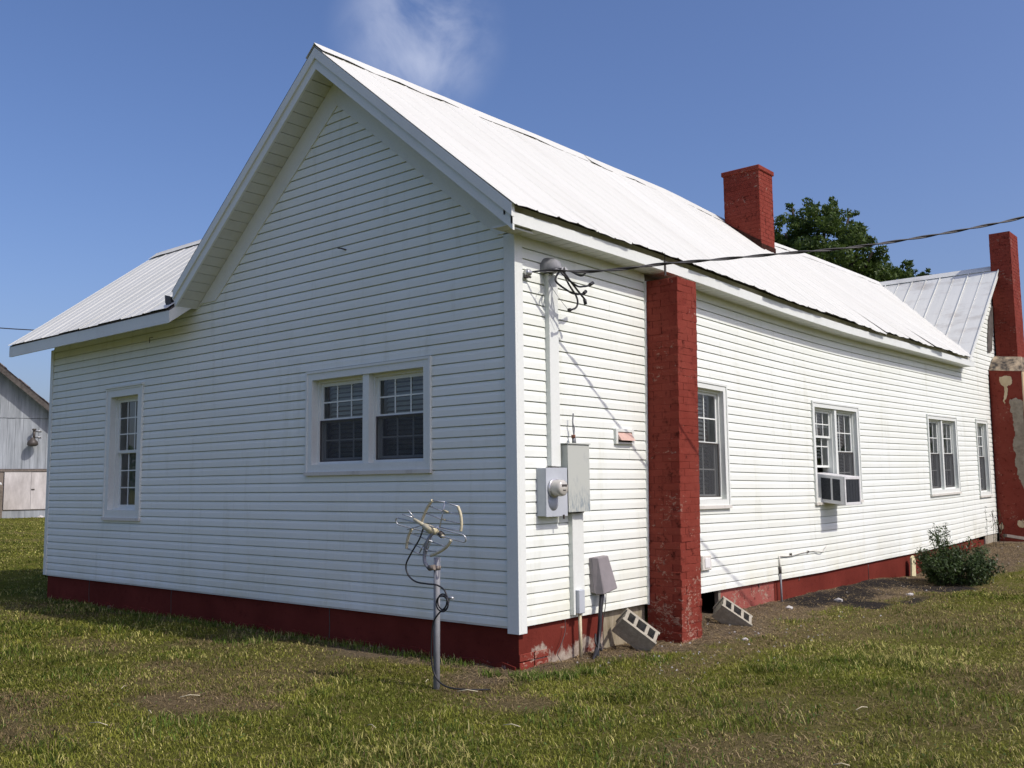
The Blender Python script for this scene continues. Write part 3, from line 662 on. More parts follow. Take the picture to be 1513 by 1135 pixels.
# left wing roof ------------------------------------------------------
WR = .768; zw = lambda y: 3.825 + WR * (y + .42)   # top surface, front slope
wdeck = MB()
zb2 = lambda y: zw(2.0) - WR * (y - 2.0)
for a, b_, c_, d, zf in (((-9.84, -.40), (-5.246, -.40), (-5.246, 2.0), (-9.84, 2.0), zw), ((-5.245, .03), (-4.6, .03), (-3.5, 2.0), (-5.245, 2.0), zw), ((-9.84, 2.001), (-3.5, 2.001), (-4.2, 4.4), (-9.84, 4.4), zb2)):
    wdeck.hexa([(x, y, zf(y) - .055) for x, y in (a, b_, c_, d)] + [(x, y, zf(y) - .014) for x, y in (a, b_, c_, d)])
wing_roof = wdeck.build('wing_roof', DECK, house)
WW = 4.615 / 8
for i in range(11):
    x0 = -9.865 + WW * i
    # panels laid along x : local (across=x, up-slope=y)
    lift = random.uniform(-.002, .014)
    rows = 5; k = len(CRIMP); vs_ = []; fs = []
    for r in range(rows + 1):
        t = r / rows
        for (dx, h) in CRIMP:
            x = x0 + dx * WW / PW
            ylo = -.425 if i < 8 else .03 + .45 * (i - 8)
            y = ylo + (2.0 - ylo) * t
            # tuck under the main roof
            vs_.append((x, y, zw(y) + h * 1.1 + .002 * (i % 2) + lift * max(0, 1 - 5 * t)))
    for r in range(rows):
        for j in range(k - 1): fs.append((r * k + j, r * k + j + 1, (r + 1) * k + j + 1, (r + 1) * k + j))
    q = MB(); q.add(vs_, fs); q.build('roof_panel', ROOFM, wing_roof, recalc=False)
    q = MB(); q.add([(x, 4.0 - y, zb2(4.0 - y) + (z - zw(y))) for x, y, z in vs_], fs); q.build('roof_panel', ROOFM, wing_roof, recalc=False)
x = -9.88
while x < -4.2:
    x1 = min(x + 2.4, -4.0); q = MB(); vs_ = []; fs = []
    for i in range(7):
        xx = x + (x1 - x) * i / 6; w = .15
        for (dy, dz) in ((-w, .024 + random.uniform(0, .014)), (-.03, .030), (0, .04), (.03, .03), (w, .022)):
            vs_.append((xx, 2.0 + dy, zw(2.0) - WR * abs(dy) + dz))
    for i in range(6):
        for p in range(4): fs.append((i * 5 + p, i * 5 + p + 1, (i + 1) * 5 + p + 1, (i + 1) * 5 + p))
    q.add(vs_, fs); q.build('ridge_cap', ROOFM, wing_roof, recalc=False); x = x1 - .05
BX('eave_fascia', TRIM, wing_roof, -9.82, -7.61, -.405, -.382, 3.658, 3.812)
BX('eave_fascia', TRIM, wing_roof, -7.607, -5.252, -.405, -.382, 3.655, 3.809)
q = MB(); q.hexa([(-9.80, -.381, 3.668), (-5.251, -.381, 3.668), (-5.251, -.018, 3.935), (-9.80, -.018, 3.935), (-9.80, -.381, 3.678), (-5.251, -.381, 3.678), (-5.251, -.018, 3.945), (-9.80, -.018, 3.945)]); q.build('eave_soffit', SOFFIT, wing_roof)
q = MB(); q.prism([(-5.25, -.405, 3.655), (-5.25, -.405, 3.80), (-5.25, -.02, 4.10), (-5.25, -.02, 3.93)], (.025, 0, 0)); q.build('eave_return', TRIM, wing_roof)
q = MB(); q.prism([(-9.845, -.405, 3.66), (-9.845, -.405, 3.81), (-9.845, 2.0, zw(2.0) - .02), (-9.845, 4.4, zb2(4.4) - .02), (-9.845, 4.4, zb2(4.4) - .16), (-9.845, 2.0, zw(2.0) - .17)], (.025, 0, 0)); q.build('rake_trim', TRIM, wing_roof)
# torn flashing where the wing roof meets the rake
q = MB(); q.add([(-5.42, -.36, 4.03), (-5.30, -.355, 4.00), (-5.27, -.35, 3.88), (-5.33, -.36, 3.83), (-5.40, -.365, 3.93)], [(0, 1, 2, 3, 4)])
q.add([(-5.42, -.34, 4.02), (-5.28, -.33, 3.99), (-5.27, -.30, 3.86), (-5.36, -.31, 3.85)], [(0, 1, 2, 3)]); q.build('torn_flashing', DKBRZ, wing_roof)
q = MB(); q.hexa([(-5.66, -.432, zw(-.432) + .024), (-5.25, -.432, zw(-.432) + .018), (-5.25, -.12, zw(-.12) + .02), (-5.40, -.12, zw(-.12) + .024), (-5.66, -.432, zw(-.432) + .027), (-5.25, -.432, zw(-.432) + .021), (-5.25, -.12, zw(-.12) + .023), (-5.40, -.12, zw(-.12) + .027)]); q.build('flashing', CROSSM, wing_roof)

# far cross gable roof --------------------------------------------------
CR = .83; YR = 16.72; ZR = 6.335; zc_ = lambda y: ZR - CR * abs(y - YR)
q = MB()
for yb in (13.98, 19.5):
    p = [(-3.5, yb), (.17, yb), (.17, YR), (-3.5, YR)]
    q.hexa([(x, y, zc_(y) - .075) for x, y in p] + [(x, y, zc_(y) - .015) for x, y in p])
cross = q.build('cross_gable_roof', DECK, house)
sw = .312
for i in range(12):
    x0 = .215 - sw * (i + 1); x1 = x0 + sw
    for ys in (1, -1):
        q = MB(); vs_ = []; fs = []
        tall = .034 if i % 2 == 0 else .020
        prof = [(0, .0), (.004, 0), (sw * .5, .003), (sw - .022, 0), (sw - .020, tall), (sw - .004, tall), (sw - .002, 0)]
        yb = (YR - 2.79) if ys > 0 else (YR + 2.79); k = len(prof)
        # near slope panels end on the valley
        for r in range(5):
            for dx, h in prof:
                xx = x0 + dx
                yv = yb if ys < 0 else max(yb, 14.0 + (.26 - xx) - .10 - .04 * (i % 2))
                y = yv + (YR - yv) * r / 4
                vs_.append((xx, y, zc_(y) + h + .006))
        for r in range(4):
            for j in range(k - 1): fs.append((r * k + j, r * k + j + 1, (r + 1) * k + j + 1, (r + 1) * k + j))
        q.add(vs_, fs); q.build('roof_panel', CROSSM, cross, recalc=False)
q = MB(); q.hexa([(-2.6, YR - .12, zc_(YR - .12) + .03), (.20, YR - .12, zc_(YR - .12) + .03), (.20, YR, ZR + .045), (-2.6, YR, ZR + .045),
        (-2.6, YR - .12, zc_(YR - .12) + .036), (.20, YR - .12, zc_(YR - .12) + .036), (.20, YR, ZR + .055), (-2.6, YR, ZR + .055)])
q.build('ridge_cap', CROSSM, cross)
q = MB(); q.prism([(.16, 13.93, zc_(13.93) - .13), (.16, 13.93, zc_(13.93) + .0), (.16, YR, ZR), (.16, YR, ZR - .15)], (.028, 0, 0)); q.build('rake_trim', TRIM, cross)
q = MB(); q.add([(.0, 14.0, zc_(14.0) - .08), (.16, 14.0, zc_(14.0) - .08), (.16, YR, ZR - .09), (0, YR, ZR - .09)], [(0, 1, 2, 3)]); q.build('rake_soffit', SOFFIT, cross)

# foundation -------------------------------------------------------------
found = BX('foundation', FOUND, house, XL + .03, -.0221, .024, .2, -.25, Z0 + .02)
BX('foundation_side', FOUNDW, found, -.2, -.022, .2005, 1.32, -.25, Z0 + .02)
for k in range(5):                              # cracked stucco ledge along the base of the gable foundation
    x0 = XL + .05 + k * 1.83; q = MB(); pts = []
    for j in range(13): pts.append((x0 + 1.82 * j / 12, .0, .045 + random.uniform(-.03, .035)))
    q.prism([(x0, .0, -.2)] + pts + [(x0 + 1.82, .0, -.2)], (0, .023, 0)); q.build('stucco_footing', FOUND, found)
for r in range(2):
    for k in range(2):
        q = MB(); y0 = .02 + .21 * k + .1 * r * 0; q.box(-.021, -.006, y0, y0 + .195, -.01 + .075 * r, .055 + .075 * r); q.build('brick', BRICKRED, found, bevel=.004)
BX('pier', PIER, found, -.25, -.05, 1.325, 2.12, -.25, Z0 + .02)
BX('crawl_panel', REDPANEL, found, -.06, -.024, 3.72, 5.14, -.25, Z0 + .015, dosag=True)
BX('crawl_jamb', CONCD, found, -.07, -.02, 3.66, 3.715, -.2, Z0 + .01)
for (a, b_) in ((5.145, 8.43), (8.445, 11.2), (11.2, 14.6)):
    q = MB(); n = 8; 
    for i in range(n):
        y0, y1 = a + (b_ - a) * i / n, a + (b_ - a) * (i + 1) / n; q.box(-.15, -.02, y0, y1, -.25, Z0 + .015)
    q.build('foundation_block_wall', FOUND, found, dosag=True)
BX('foundation_block', CONC, found, -.15, .0, 15.0, 15.9, -.1, .50)
BX('foundation_return', FOUND, found, -.15, -.03, 14.6, 15.0, -.1, .44)
BX('foundation_rear', CONCD, found, XL + .031, XL + .1, .2005, 4.2, -.2, .40)
# cracks in the red foundation
for yc, h0, h1 in ((8.437, -.05, .34), (5.9, .30, .37), (4.7, .31, .36)):
    q = MB(); p = []
    for i in range(6): p.append((-.0185, yc + random.uniform(-.02, .02) + (.05 if yc > 8 and i < 2 else 0), h0 + (h1 - h0) * i / 5))
    q.tube(p, .006, 5); q.build('crack', DKBRZ, found, dosag=True)

# windows ----------------------------------------------------------------
def window(T, parent, R, units, cols, rows, dosag, cas=.095, dep=.085, screen=True, blind='slats', head=False, sill_n=.05, ac=None, label=None, sash_raise=0.0, rows_lo=None):
    u0, u1, z0, z1 = R
    def bx(q, a, b_, n0, n1, c_, d):
        p = [T(a, n0, c_), T(b_, n0, c_), T(b_, n1, c_), T(a, n1, c_), T(a, n0, d), T(b_, n0, d), T(b_, n1, d), T(a, n1, d)]; q.hexa(p)
    def mk(name, m, boxes, par, **kw):
        q = MB()
        for b_ in boxes: bx(q, *b_)
        return q.build(name, m, par, dosag=dosag, **kw)
    iu0, iu1, iz0, iz1 = u0 + cas, u1 - cas, z0 + cas * .95, z1 - cas
    q = MB()
    bx(q, u0, iu0, -.01, .030, z0, z1); bx(q, iu1, u1, -.01, .030, z0, z1)
    bx(q, iu0, iu1, -.01, .0295, iz1, z1); bx(q, iu0, iu1, -.01, .0295, z0, iz0)
    # raised back-band round the casing
    for e in ((u0 - .012, u0 + .016, -.01, .040, z0 - .01, z1 + .012), (u1 - .016, u1 + .012, -.01, .040, z0 - .01, z1 + .012), (u0 + .016, u1 - .016, -.01, .0395, z1 - .014, z1 + .012)): bx(q, *e)
    # jambs
    bx(q, iu0 - .02, iu0 + .001, -.20, -.01, iz0 - .02, iz1 + .02); bx(q, iu1 - .001, iu1 + .02, -.20, -.01, iz0 - .02, iz1 + .02)
    bx(q, iu0 + .001, iu1 - .001, -.20, -.01, iz1 - .001, iz1 + .02); bx(q, iu0 + .001, iu1 - .001, -.20, -.01, iz0 - .02, iz0 + .001)
    mw = .095 if not dosag else .075
    wu = (iu1 - iu0 - mw * (units - 1)) / units
    for k in range(1, units):
        c_ = iu0 + wu * k + mw * (k - 1); bx(q, c_, c_ + mw, -.20, .012, iz0 + .001, iz1 - .001)
    win = q.build('window', TRIM, parent, dosag=dosag)
    if label: win['label'] = label
    mk('sill', TRIMD, [(u0 - .02, u1 + .02, -.01, sill_n, z0 - .035, z0 + .004)], win)
    if head: mk('head_trim', TRIM, [(u0 - .03, u1 + .03, -.005, .055, z1 + .012, z1 + .038)], win)
    for k in range(units):
        a = iu0 + (wu + mw) * k; b_ = a + wu; mid = (iz0 + iz1) / 2
        if ac and k == ac['unit']: mid = mid + ac['raise_']
        fr = .04 if not dosag else .032; n0 = -dep
        # outer frame of the unit
        mk('frame', TRIM, [(a + .001, a + .022, n0 - .06, n0 + .03, iz0 + .001, iz1 - .001), (b_ - .022, b_ - .001, n0 - .06, n0 + .03, iz0 + .001, iz1 - .001), (a + .022, b_ - .022, n0 - .06, n0 + .029, iz1 - .03, iz1 - .001), (a + .022, b_ - .022, n0 - .06, n0 + .029, iz0 + .001, iz0 + .03)], win)
        A, B_ = a + .022, b_ - .022; lo = iz0 + .03; hi = iz1 - .03
        zlo_bot = lo if not (ac and k == ac['unit']) else ac['z']
        for nm, c0, c1, n1, rws in (('upper_sash', mid - .0, hi, n0 + .002, rows), ('lower_sash', zlo_bot, mid + .035 if not (ac and k == ac['unit']) else ac['z'] + (hi - (iz0 + iz1) / 2), n0 - .028, rows_lo or rows)):
            fm = mk(nm, TRIM, [(A, A + fr, n1 - .024, n1, c0, c1), (B_ - fr, B_, n1 - .024, n1, c0, c1), (A + fr, B_ - fr, n1 - .024, n1 - .001, c0, c0 + fr), (A + fr, B_ - fr, n1 - .024, n1 - .001, c1 - fr, c1)], win)
            pa, pb, pc, pd = A + fr, B_ - fr, c0 + fr, c1 - fr
            q = MB(); q.add([T(pa - .004, n1 - .013, pc - .004), T(pb + .004, n1 - .013, pc - .004), T(pb + .004, n1 - .013, pd + .004), T(pa - .004, n1 - .013, pd + .004)], [(0, 1, 2, 3)]); q.build('pane', GLASS, win, dosag=dosag)
            bars = []; mo = .0112
            for i in range(1, cols): c_ = pa + (pb - pa) * i / cols; bars.append((c_ - .008, c_ + .008, n1 - .0225 + mo, n1 - .0145 + mo, pc, pd))
            for j in range(1, rws): z = pc + (pd - pc) * j / rws; bars.append((pa, pb, n1 - .0222 + mo, n1 - .015 + mo, z - .008, z + .008))
            if bars: mk('muntins', TRIM, bars, win)
        if screen and not (ac and k == ac['unit']):
            sc0, sc1 = lo, mid + .02
            mk('screen_frame', DKBRZ, [(A, A + .014, n0 + .004, n0 + .014, sc0, sc1), (B_ - .014, B_, n0 + .004, n0 + .014, sc0, sc1), (A + .014, B_ - .014, n0 + .004, n0 + .0135, sc0, sc0 + .014), (A + .014, B_ - .014, n0 + .004, n0 + .0135, sc1 - .014, sc1)], win)
            q = MB(); q.add([T(A + .01, n0 + .009, sc0 + .01), T(B_ - .01, n0 + .009, sc0 + .01), T(B_ - .01, n0 + .009, sc1 - .01), T(A + .01, n0 + .009, sc1 - .01)], [(0, 1, 2, 3)]); q.build('screen', SCREEN, win, dosag=dosag)
        if blind == 'slats':
            q = MB(); z = iz1 - .06; nb_ = n0 - .13
            zend = (iz0 + .04) if not (ac and k == ac['unit']) else ac['z'] + .15
            tilt = .018
            while z > zend:
                p = [T(A, nb_, z - tilt), T(B_, nb_, z - tilt), T(B_, nb_ - .03, z + tilt), T(A, nb_ - .03, z + tilt)]
                q.add(p, [(0, 1, 2, 3)]); z -= .05
            for uu in (A + .12, B_ - .12): bx(q, uu, uu + .004, nb_ + .001, nb_ + .003, zend, iz1 - .05)
            bx(q, A, B_, nb_ - .03, nb_ + .005, iz1 - .055, iz1 - .02)
            q.build('blind', BLIND, win, dosag=dosag, recalc=False)
        elif blind == 'curtain':
            q = MB()
            for (ca_, cb_) in ((A, A + (B_ - A) * .36), (B_ - (B_ - A) * .30, B_)):
                n = 14; vs_ = []; fs = []
                for i in range(n + 1):
                    uu = ca_ + (cb_ - ca_) * i / n; w = .018 * math.sin(i * 2.1)
                    vs_ += [T(uu, n0 - .16 + w, iz0 + .02), T(uu, n0 - .16 + w * .6, iz1 - .02)]
                for i in range(n): fs.append((2 * i, 2 * i + 2, 2 * i + 3, 2 * i + 1))
                q.add(vs_, fs, True)
            q.build('curtain', CURT, win, dosag=dosag, recalc=False)
    return win
window(FT, front, W1F, 1, 3, 3, False, cas=.11, head=True, blind='curtain', screen=False, label='tall narrow window near the left end of the shaded gable wall')
window(FT, front, DWF, 2, 3, 2, False, cas=.088, blind='slats', label='double window in the shaded gable wall, dark screens over its lower halves')
window(ST, side, W1S, 1, 3, 2, True, cas=.075, dep=.06, label='single window half hidden behind the red side chimney')
window(ST, side, W2S, 2, 3, 2, True, cas=.075, dep=.06, ac=dict(unit=0, raise_=.22, z=1.87), label='double window with the air conditioner in its left half')
window(ST, side, W3S, 2, 3, 2, True, cas=.075, dep=.06, label='double window on the sunlit wall behind the shrub')
window(ST, side, W4S, 1, 3, 3, True, cas=.075, dep=.06, label='single window beside the far plastered chimney')

# side chimney of single bricks (leans a little) ---------------------------
LEAN = .11 / 3.8
def cl(x, y, z): return (x, y + (z - 3.8) * LEAN + .0, z)
CX, CY0, CY1, CT = .405, 2.20, 2.605, 3.80
q = MB(); e = .001
q.hexa([cl(*p) for p in ((0, CY0 + e, -.25), (CX - e, CY0 + e, -.25), (CX - e, CY1 - e, -.25), (0, CY1 - e, -.25), (0, CY0 + e, CT - .01), (CX - e, CY0 + e, CT - .01), (CX - e, CY1 - e, CT - .01), (0, CY1 - e, CT - .01))])
chim = q.build('chimney', MORTAR, house); chim['label'] = 'red painted brick chimney standing against the sunlit side wall'
def brick_mesh(lx, ly, lz, k):
    q = MB(); q.box(-lx / 2 - .003, lx / 2 + .003, -ly / 2 - .003, ly / 2 + .003, -lz / 2, lz / 2); me = q.mesh('brick', BRICKRED, bevel=.0022)
    rr = random.Random(k)
    for v in me.vertices: v.co += Vector((rr.uniform(-1, 1), rr.uniform(-1, 1), rr.uniform(-1, 1))) * .0016
    return me
BM_ = {}
def put_brick(lx, ly, c, parent, big=1.0):
    key = (round(lx, 3), round(ly, 3), random.randrange(4))
    if key not in BM_: BM_[key] = brick_mesh(lx, ly, .0732, hash(key) % 999)
    o = bpy.data.objects.new('brick', BM_[key]); COL.objects.link(o); o.parent = parent
    j = .0022 * big
    o.location = (c[0] + random.uniform(-j, j), c[1] + random.uniform(-j, j), c[2] + random.uniform(-j, j) * .5)
    o.rotation_euler = (random.uniform(-1, 1) * .006 * big, random.uniform(-1, 1) * .006 * big, random.uniform(-1, 1) * .008 * big)
CRS = .0755; n = int((CT + .06) / CRS)
for r in range(n):
    z = -.05 + CRS * (r + .5); big = 2.2 if (z > 3.2 or z < 1.1) else .7
    wy = (CY1 - CY0)
    if r % 2 == 0:
        L = (wy - .008) / 2
        for k in range(2): put_brick(.095, L - .008, cl(CX - .0475, CY0 + .004 + L * (k + .5), z), chim, big)
        put_brick(.195, .095, cl(CX - .10 - .1, CY0 + .0475, z), chim, big)
        put_brick(.095, .095, cl(CX - .31 - .0475, CY0 + .0475, z), chim, big)
    else:
        put_brick(.195, .095, cl(CX - .0975, CY0 + .0475, z), chim, big)
        put_brick(.195, .095, cl(CX - .203 - .0975, CY0 + .0475, z), chim, big)
        put_brick(.095, wy - .20 - .006, cl(CX - .0475, (CY0 + CY1) / 2, z), chim, big)
        put_brick(.195, .095, cl(CX - .0975, CY1 - .0475, z), chim, big)

# roof chimney: small bricks modelled together ------------------------------
def brickwork(q, x0, x1, y0, y1, z0, z1, crs=.075, e=.003, faces='all', f=None):
    f = f or (lambda p: p)
    n = int(round((z1 - z0) / crs)); 
    for r in range(n):
        za, zb = z0 + (z1 - z0) * r / n + .004, z0 + (z1 - z0) * (r + 1) / n - .004
        for (ax, lo, hi) in (('y0', x0, x1), ('x1', y0, y1), ('y1', x0, x1), ('x0', y0, y1)):
            L = .205; off = (r % 2) * .1; u = lo - off
            while u < hi - .01:
                a, b_ = max(u + .004, lo), min(u + L - .004, hi); u += L
                if b_ - a < .02: continue
                o = e + random.uniform(-.002, .002)
                if ax == 'y0': p = (a, b_, y0 - o, y0 + .02)
                elif ax == 'y1': p = (a, b_, y1 - .02, y1 + o)
                elif ax == 'x1': p = (x1 - .02, x1 + o, a, b_)
                else: p = (x0 - o, x0 + .02, a, b_)
                q.hexa([f(v) for v in ((p[0], p[2], za), (p[1], p[2], za), (p[1], p[3], za), (p[0], p[3], za), (p[0], p[2], zb), (p[1], p[2], zb), (p[1], p[3], zb), (p[0], p[3], zb))])
RX0, RX1, RY0, RY1 = -2.37, -1.695, 8.68, 9.22
q = MB(); q.box(RX0, RX1, RY0, RY1, 5.2, 7.10); rch = q.build('chimney', MORTAR, house); rch['label'] = 'red painted brick chimney rising through the white roof near the ridge'
q = MB(); brickwork(q, RX0, RX1, RY0, RY1, 5.35, 7.05); q.build('brickwork', REDW, rch, kind='stuff')
q = MB(); q.box(RX0 - .03, RX1 + .03, RY0 - .03, RY1 + .03, 7.05, 7.13); q.build('chimney_cap', REDW, rch, bevel=.008)
q = MB(); q.box(RX0 + .12, RX1 - .12, RY0 + .12, RY1 - .12, 7.131, 7.133); q.build('flue', DKBRZ, rch)
q = MB()   # tar patched flashing round its foot, following the slope
for (x, y0, y1) in ((RX1 + .009, RY0 - .01, RY1 + .01),):
    zt = zr(x) + .09 + sag(x, RY0, zr(x)); q.box(x - .004, x + .008, y0, y1, zr(x) - .12, zt)
p = []; 
for x in (RX0 - .01, RX1 + .012): p.append((x, RY0 - .009, zr(x) - .15 + (0 if x < -2 else 0)))
for x in (RX1 + .012, RX0 - .01): p.append((x, RY0 - .009, zr(x) + (.07 if x > -2 else -.05)))
q.prism(p, (0, -.006, 0)); q.build('tar_flashing', TAR, rch)

# far plastered chimney -------------------------------------------------------
FB = (0.02, .66, 16.0, 17.9); q = MB()
q.hexa([(0.02, 16.0, -.1), (.66, 16.0, -.1), (.66, 17.9, -.1), (.02, 17.9, -.1), (.02, 16.0, 3.98), (.66, 16.0, 3.90), (.66, 17.9, 3.90), (.02, 17.9, 3.98)])
fch = q.build('chimney', REDW, house); fch['label'] = 'large red chimney with peeling plaster at the far end of the house'
q = MB(); q.hexa([(.01, 15.98, 3.96), (.67, 15.98, 3.89), (.67, 17.92, 3.89), (.01, 17.92, 3.96), (.06, 16.35, 4.30), (.60, 16.35, 4.24), (.60, 17.6, 4.24), (.06, 17.6, 4.30)])
q.build('chimney_shoulder', SOOT, fch)
q = MB(); q.box(.05, .475, 16.6, 17.3, 4.1, 7.10); q.build('chimney_stack', MORTAR, fch)
q = MB(); brickwork(q, .05, .475, 16.6, 17.3, 4.20, 7.10); q.build('brickwork', REDW, fch, kind='stuff')
def patch(name, m, pts, T, t=.018, par=fch):
    q = MB(); q.prism([T(a, 0, z) for a, z in pts], Vector(T(0, t, 0)) - Vector(T(0, 0, 0))); return q.build(name, m, par)
FC = lambda u, n, z: (u, 16.0 - n, z)
def rag(pts, s=.03):
    for it in range(3):
        out = []
        for i in range(len(pts)):
            a, b_ = pts[i], pts[(i + 1) % len(pts)]
            out += [a, ((a[0] + b_[0]) / 2 + random.uniform(-s, s), (a[1] + b_[1]) / 2 + random.uniform(-s, s))]
        pts = out; s *= .6
    return pts
patch('plaster_patch', GREYPL, rag([(.655, 3.25), (.50, 3.32), (.40, 3.30), (.40, 3.1), (.44, 2.95), (.43, 2.75), (.47, 2.6), (.42, 2.45), (.41, 2.25), (.44, 2.05), (.42, 1.9), (.46, 1.75), (.52, 1.55), (.58, 1.35), (.655, 1.2)]), FC, .014)
patch('plaster_patch', TAN, rag([(.22, 3.80), (.46, 3.78), (.44, 3.62), (.36, 3.58), (.34, 3.35), (.30, 3.2), (.30, 3.4), (.26, 3.62)]), FC, .012)
patch('plaster_patch', TAN, rag([(.03, .62), (.09, .68), (.11, .55), (.06, .45)]), FC, .010)
patch('plaster_patch', TAN, rag([(.40, .72), (.50, .76), (.52, .62), (.44, .58)]), FC, .010)
q = MB(); n = 12; pts = []
for i in range(n + 1): pts.append((.66, 15.99 + random.uniform(-.01, .0), .9 + 2.98 * i / n))
pts2 = [(.66, 17.9, 3.88), (.66, 17.9, .9)]
q.prism(pts + pts2, (.022, 0, 0)); q.build('plaster_coat', TAN, fch)
# dark board strip painting the shade of the crumbled gap between wall and stack
q = MB(); vs_ = []
pts = [(.016, 15.98, 4.35), (.03, 16.25, 4.4), (.03, 16.50, 5.0), (.03, 16.55, 5.45), (.016, 16.2, 5.1), (.016, 16.05, 4.7)]
q.prism(pts, (.02, 0, 0)); q.build('dark_gap_strip', DECK, fch)

# small fixtures fixed to the walls ------------------------------------------
t = thing('wall_vent', (0, 1.69, 2.09), 'small square white hood vent with a faded salmon flap on the sunlit siding', 'vent')
q = MB(); a, b_, c_, d = -.165, .165, -.07, .085
for e in ((.004, .045, a, a + .035, c_, d), (.004, .045, b_ - .035, b_, c_, d), (.004, .044, a + .035, b_ - .035, d - .03, d), (.004, .044, a + .035, b_ - .035, c_, c_ + .02)): q.box(*e)
q.build('frame', TRIM, t)
q = MB(); q.hexa([(.01, a + .036, -.02), (.085, a + .036, -.035), (.085, b_ - .036, -.035), (.01, b_ - .036, -.02), (.01, a + .036, .05), (.03, a + .036, .05), (.03, b_ - .036, .05), (.01, b_ - .036, .05)]); q.build('flap', SALMON, t)
q = MB(); q.box(.006, .02, a + .036, b_ - .036, c_ + .022, -.022); q.build('opening', DKBRZ, t)

# electrical service ---------------------------------------------------------
t = thing('breaker_panel', (0, 0, 0), 'tall grey-green weathered breaker box beside the meter on the sunlit wall', 'electrical box')
q = MB(); q.box(.008, .12, .598, .925, 1.365, 1.985); q.build('box', PANELM, t, bevel=.004)
q = MB(); q.box(.1205, .128, .592, .935, 1.358, 1.992); q.build('cover', PANELM, t, bevel=.002)
q = MB(); q.box(.02, .14, .585, .94, 1.993, 2.003); q.build('rain_lip', PANELM, t)
q = MB(); q.box(.02, .08, .60, .90, 1.345, 1.364); q.build('bottom_flange', DKBRZ, t)
t = thing('electric_meter', (0, 0, 0), 'light grey electric meter box with round glass meter near the corner post', 'electric meter')
q = MB(); q.box(.008, .12, .262, .575, 1.33, 1.765); q.build('box', GREYMET, t, bevel=.004)
q = MB(); q.box(.1205, .127, .258, .578, 1.325, 1.77); q.build('cover', GREYMET, t, bevel=.002)
q = MB(); q.lathe([(.0, .127), (.082, .127), (.088, .135), (.088, .15), (.080, .152), (.0, .152)], 24, 'x', (0, .365, 1.585)); q.build('collar', ALU, t)
q = MB(); q.lathe([(.076, .152), (.076, .215), (.071, .24), (.055, .252), (0, .256)], 24, 'x', (0, .365, 1.585)); q.build('dome', METERD, t)
q = MB(); q.lathe([(.066, .152), (.066, .218), (.0, .220)], 24, 'x', (0, .365, 1.585)); q.build('dial', METERF, t)
q = MB(); q.box(.235, .2575, .33, .40, 1.598, 1.618); q.box(.235, .2565, .345, .385, 1.56, 1.570); q.build('register', DKBRZ, t)
q = MB(); q.lathe([(.0, .1275), (.07, .1275), (.07, .1285), (.0, .1285)], 20, 'x', (0, .365, 1.45)); q.build('knockout', GREYMET, t)
q = MB(); q.box(.127, .14, .50, .515, 1.30, 1.34); q.build('latch', DKBRZ, t)
q = MB(); q.box(.02, .09, .40, .50, 1.765, 1.78); q.build('hub', DKBRZ, t)
t = thing('service_conduit', (0, 0, 0), 'white boxed service conduit running up the siding from the meter to the eave', 'conduit')
q = MB(); q.box(.004, .062, .432, .572, 1.782, 3.60); q.build('channel', TRIM, t, bevel=.004)
q = MB(); q.box(.004, .064, .425, .4315, 1.79, 3.60); q.box(.004, .030, .5725, .60, 1.79, 3.60); q.build('edge_trim', TRIM, t)
t = thing('weatherhead', (0, 0, 0), 'grey metal weatherhead hood at the top of the white conduit', 'weatherhead')
q = MB(); q.lathe([(.0, .25), (.06, .20), (.088, .13), (.098, .05), (.098, .0)], 20, 'x', (0, .455, 3.635)); 
for i, v in enumerate(q.v): q.v[i] = (v[0] * .75 + .01, v[1], 3.635 + (v[2] - 3.635) * (1.25 if v[2] > 3.635 else .3))
q.build('hood', GALV, t)
q = MB(); q.hexa([(.01, .36, 3.605), (.19, .37, 3.59), (.20, .56, 3.635), (.01, .56, 3.62), (.01, .36, 3.625), (.17, .39, 3.62), (.17, .54, 3.665), (.01, .54, 3.64)]); q.build('mouth_plate', ALU, t)
t = thing('service_wires', (0, 0, 0), 'bundle of black drooping service wires with taped splices hanging from the weatherhead', 'wires')
for pts in ([(.15, .50, 3.64), (.24, .40, 3.57), (.29, .55, 3.47), (.29, .68, 3.48), (.30, .75, 3.50)], [(.17, .53, 3.65), (.26, .43, 3.56), (.28, .57, 3.44), (.285, .69, 3.36)],
            [(.14, .52, 3.64), (.20, .355, 3.50), (.24, .49, 3.417), (.245, .60, 3.40), (.25, .72, 3.42)], [(.16, .5, 3.64), (.25, .49, 3.48), (.26, .59, 3.38), (.262, .61, 3.31), (.262, .57, 3.26), (.26, .50, 3.235)]):
    q = MB(); q.tube(spline(pts), .0095, 7); q.build('wire', BLACK, t)
for c_, d in (((.30, .75, 3.50), (.31, .80, 3.53)), ((.285, .69, 3.36), (.285, .705, 3.31)), ((.25, .72, 3.42), (.252, .76, 3.45)), ((.26, .50, 3.235), (.26, .47, 3.23))):
    q = MB(); q.tube([c_, d], .017, 7); q.build('splice', BLACK, t)
q = MB(); q.tube(spline([(.10, .47, 3.60), (.16, .30, 3.50), (.18, .40, 3.37), (.22, .52, 3.24)]), .0025, 5); q.build('ground_wire', GALV, t)
t = thing('utility_service_drop', (0, 0, 0), 'twisted overhead service cable running from the house corner out past the roof', 'power line')
CPTS = [(.05, .14, 3.565), (.22, .27, 3.58), (.43, .52, 3.575), (.66, .79, 3.61), (.91, 1.10, 3.67), (1.21, 1.46, 3.72), (1.65, 1.99, 3.80), (2.11, 2.54, 3.88), (2.57, 3.10, 4.0), (3.06, 3.68, 4.15), (3.5, 4.21, 4.32), (5, 6.0, 5.0), (8, 9.6, 6.7)]
sp_ = spline(CPTS, 26)
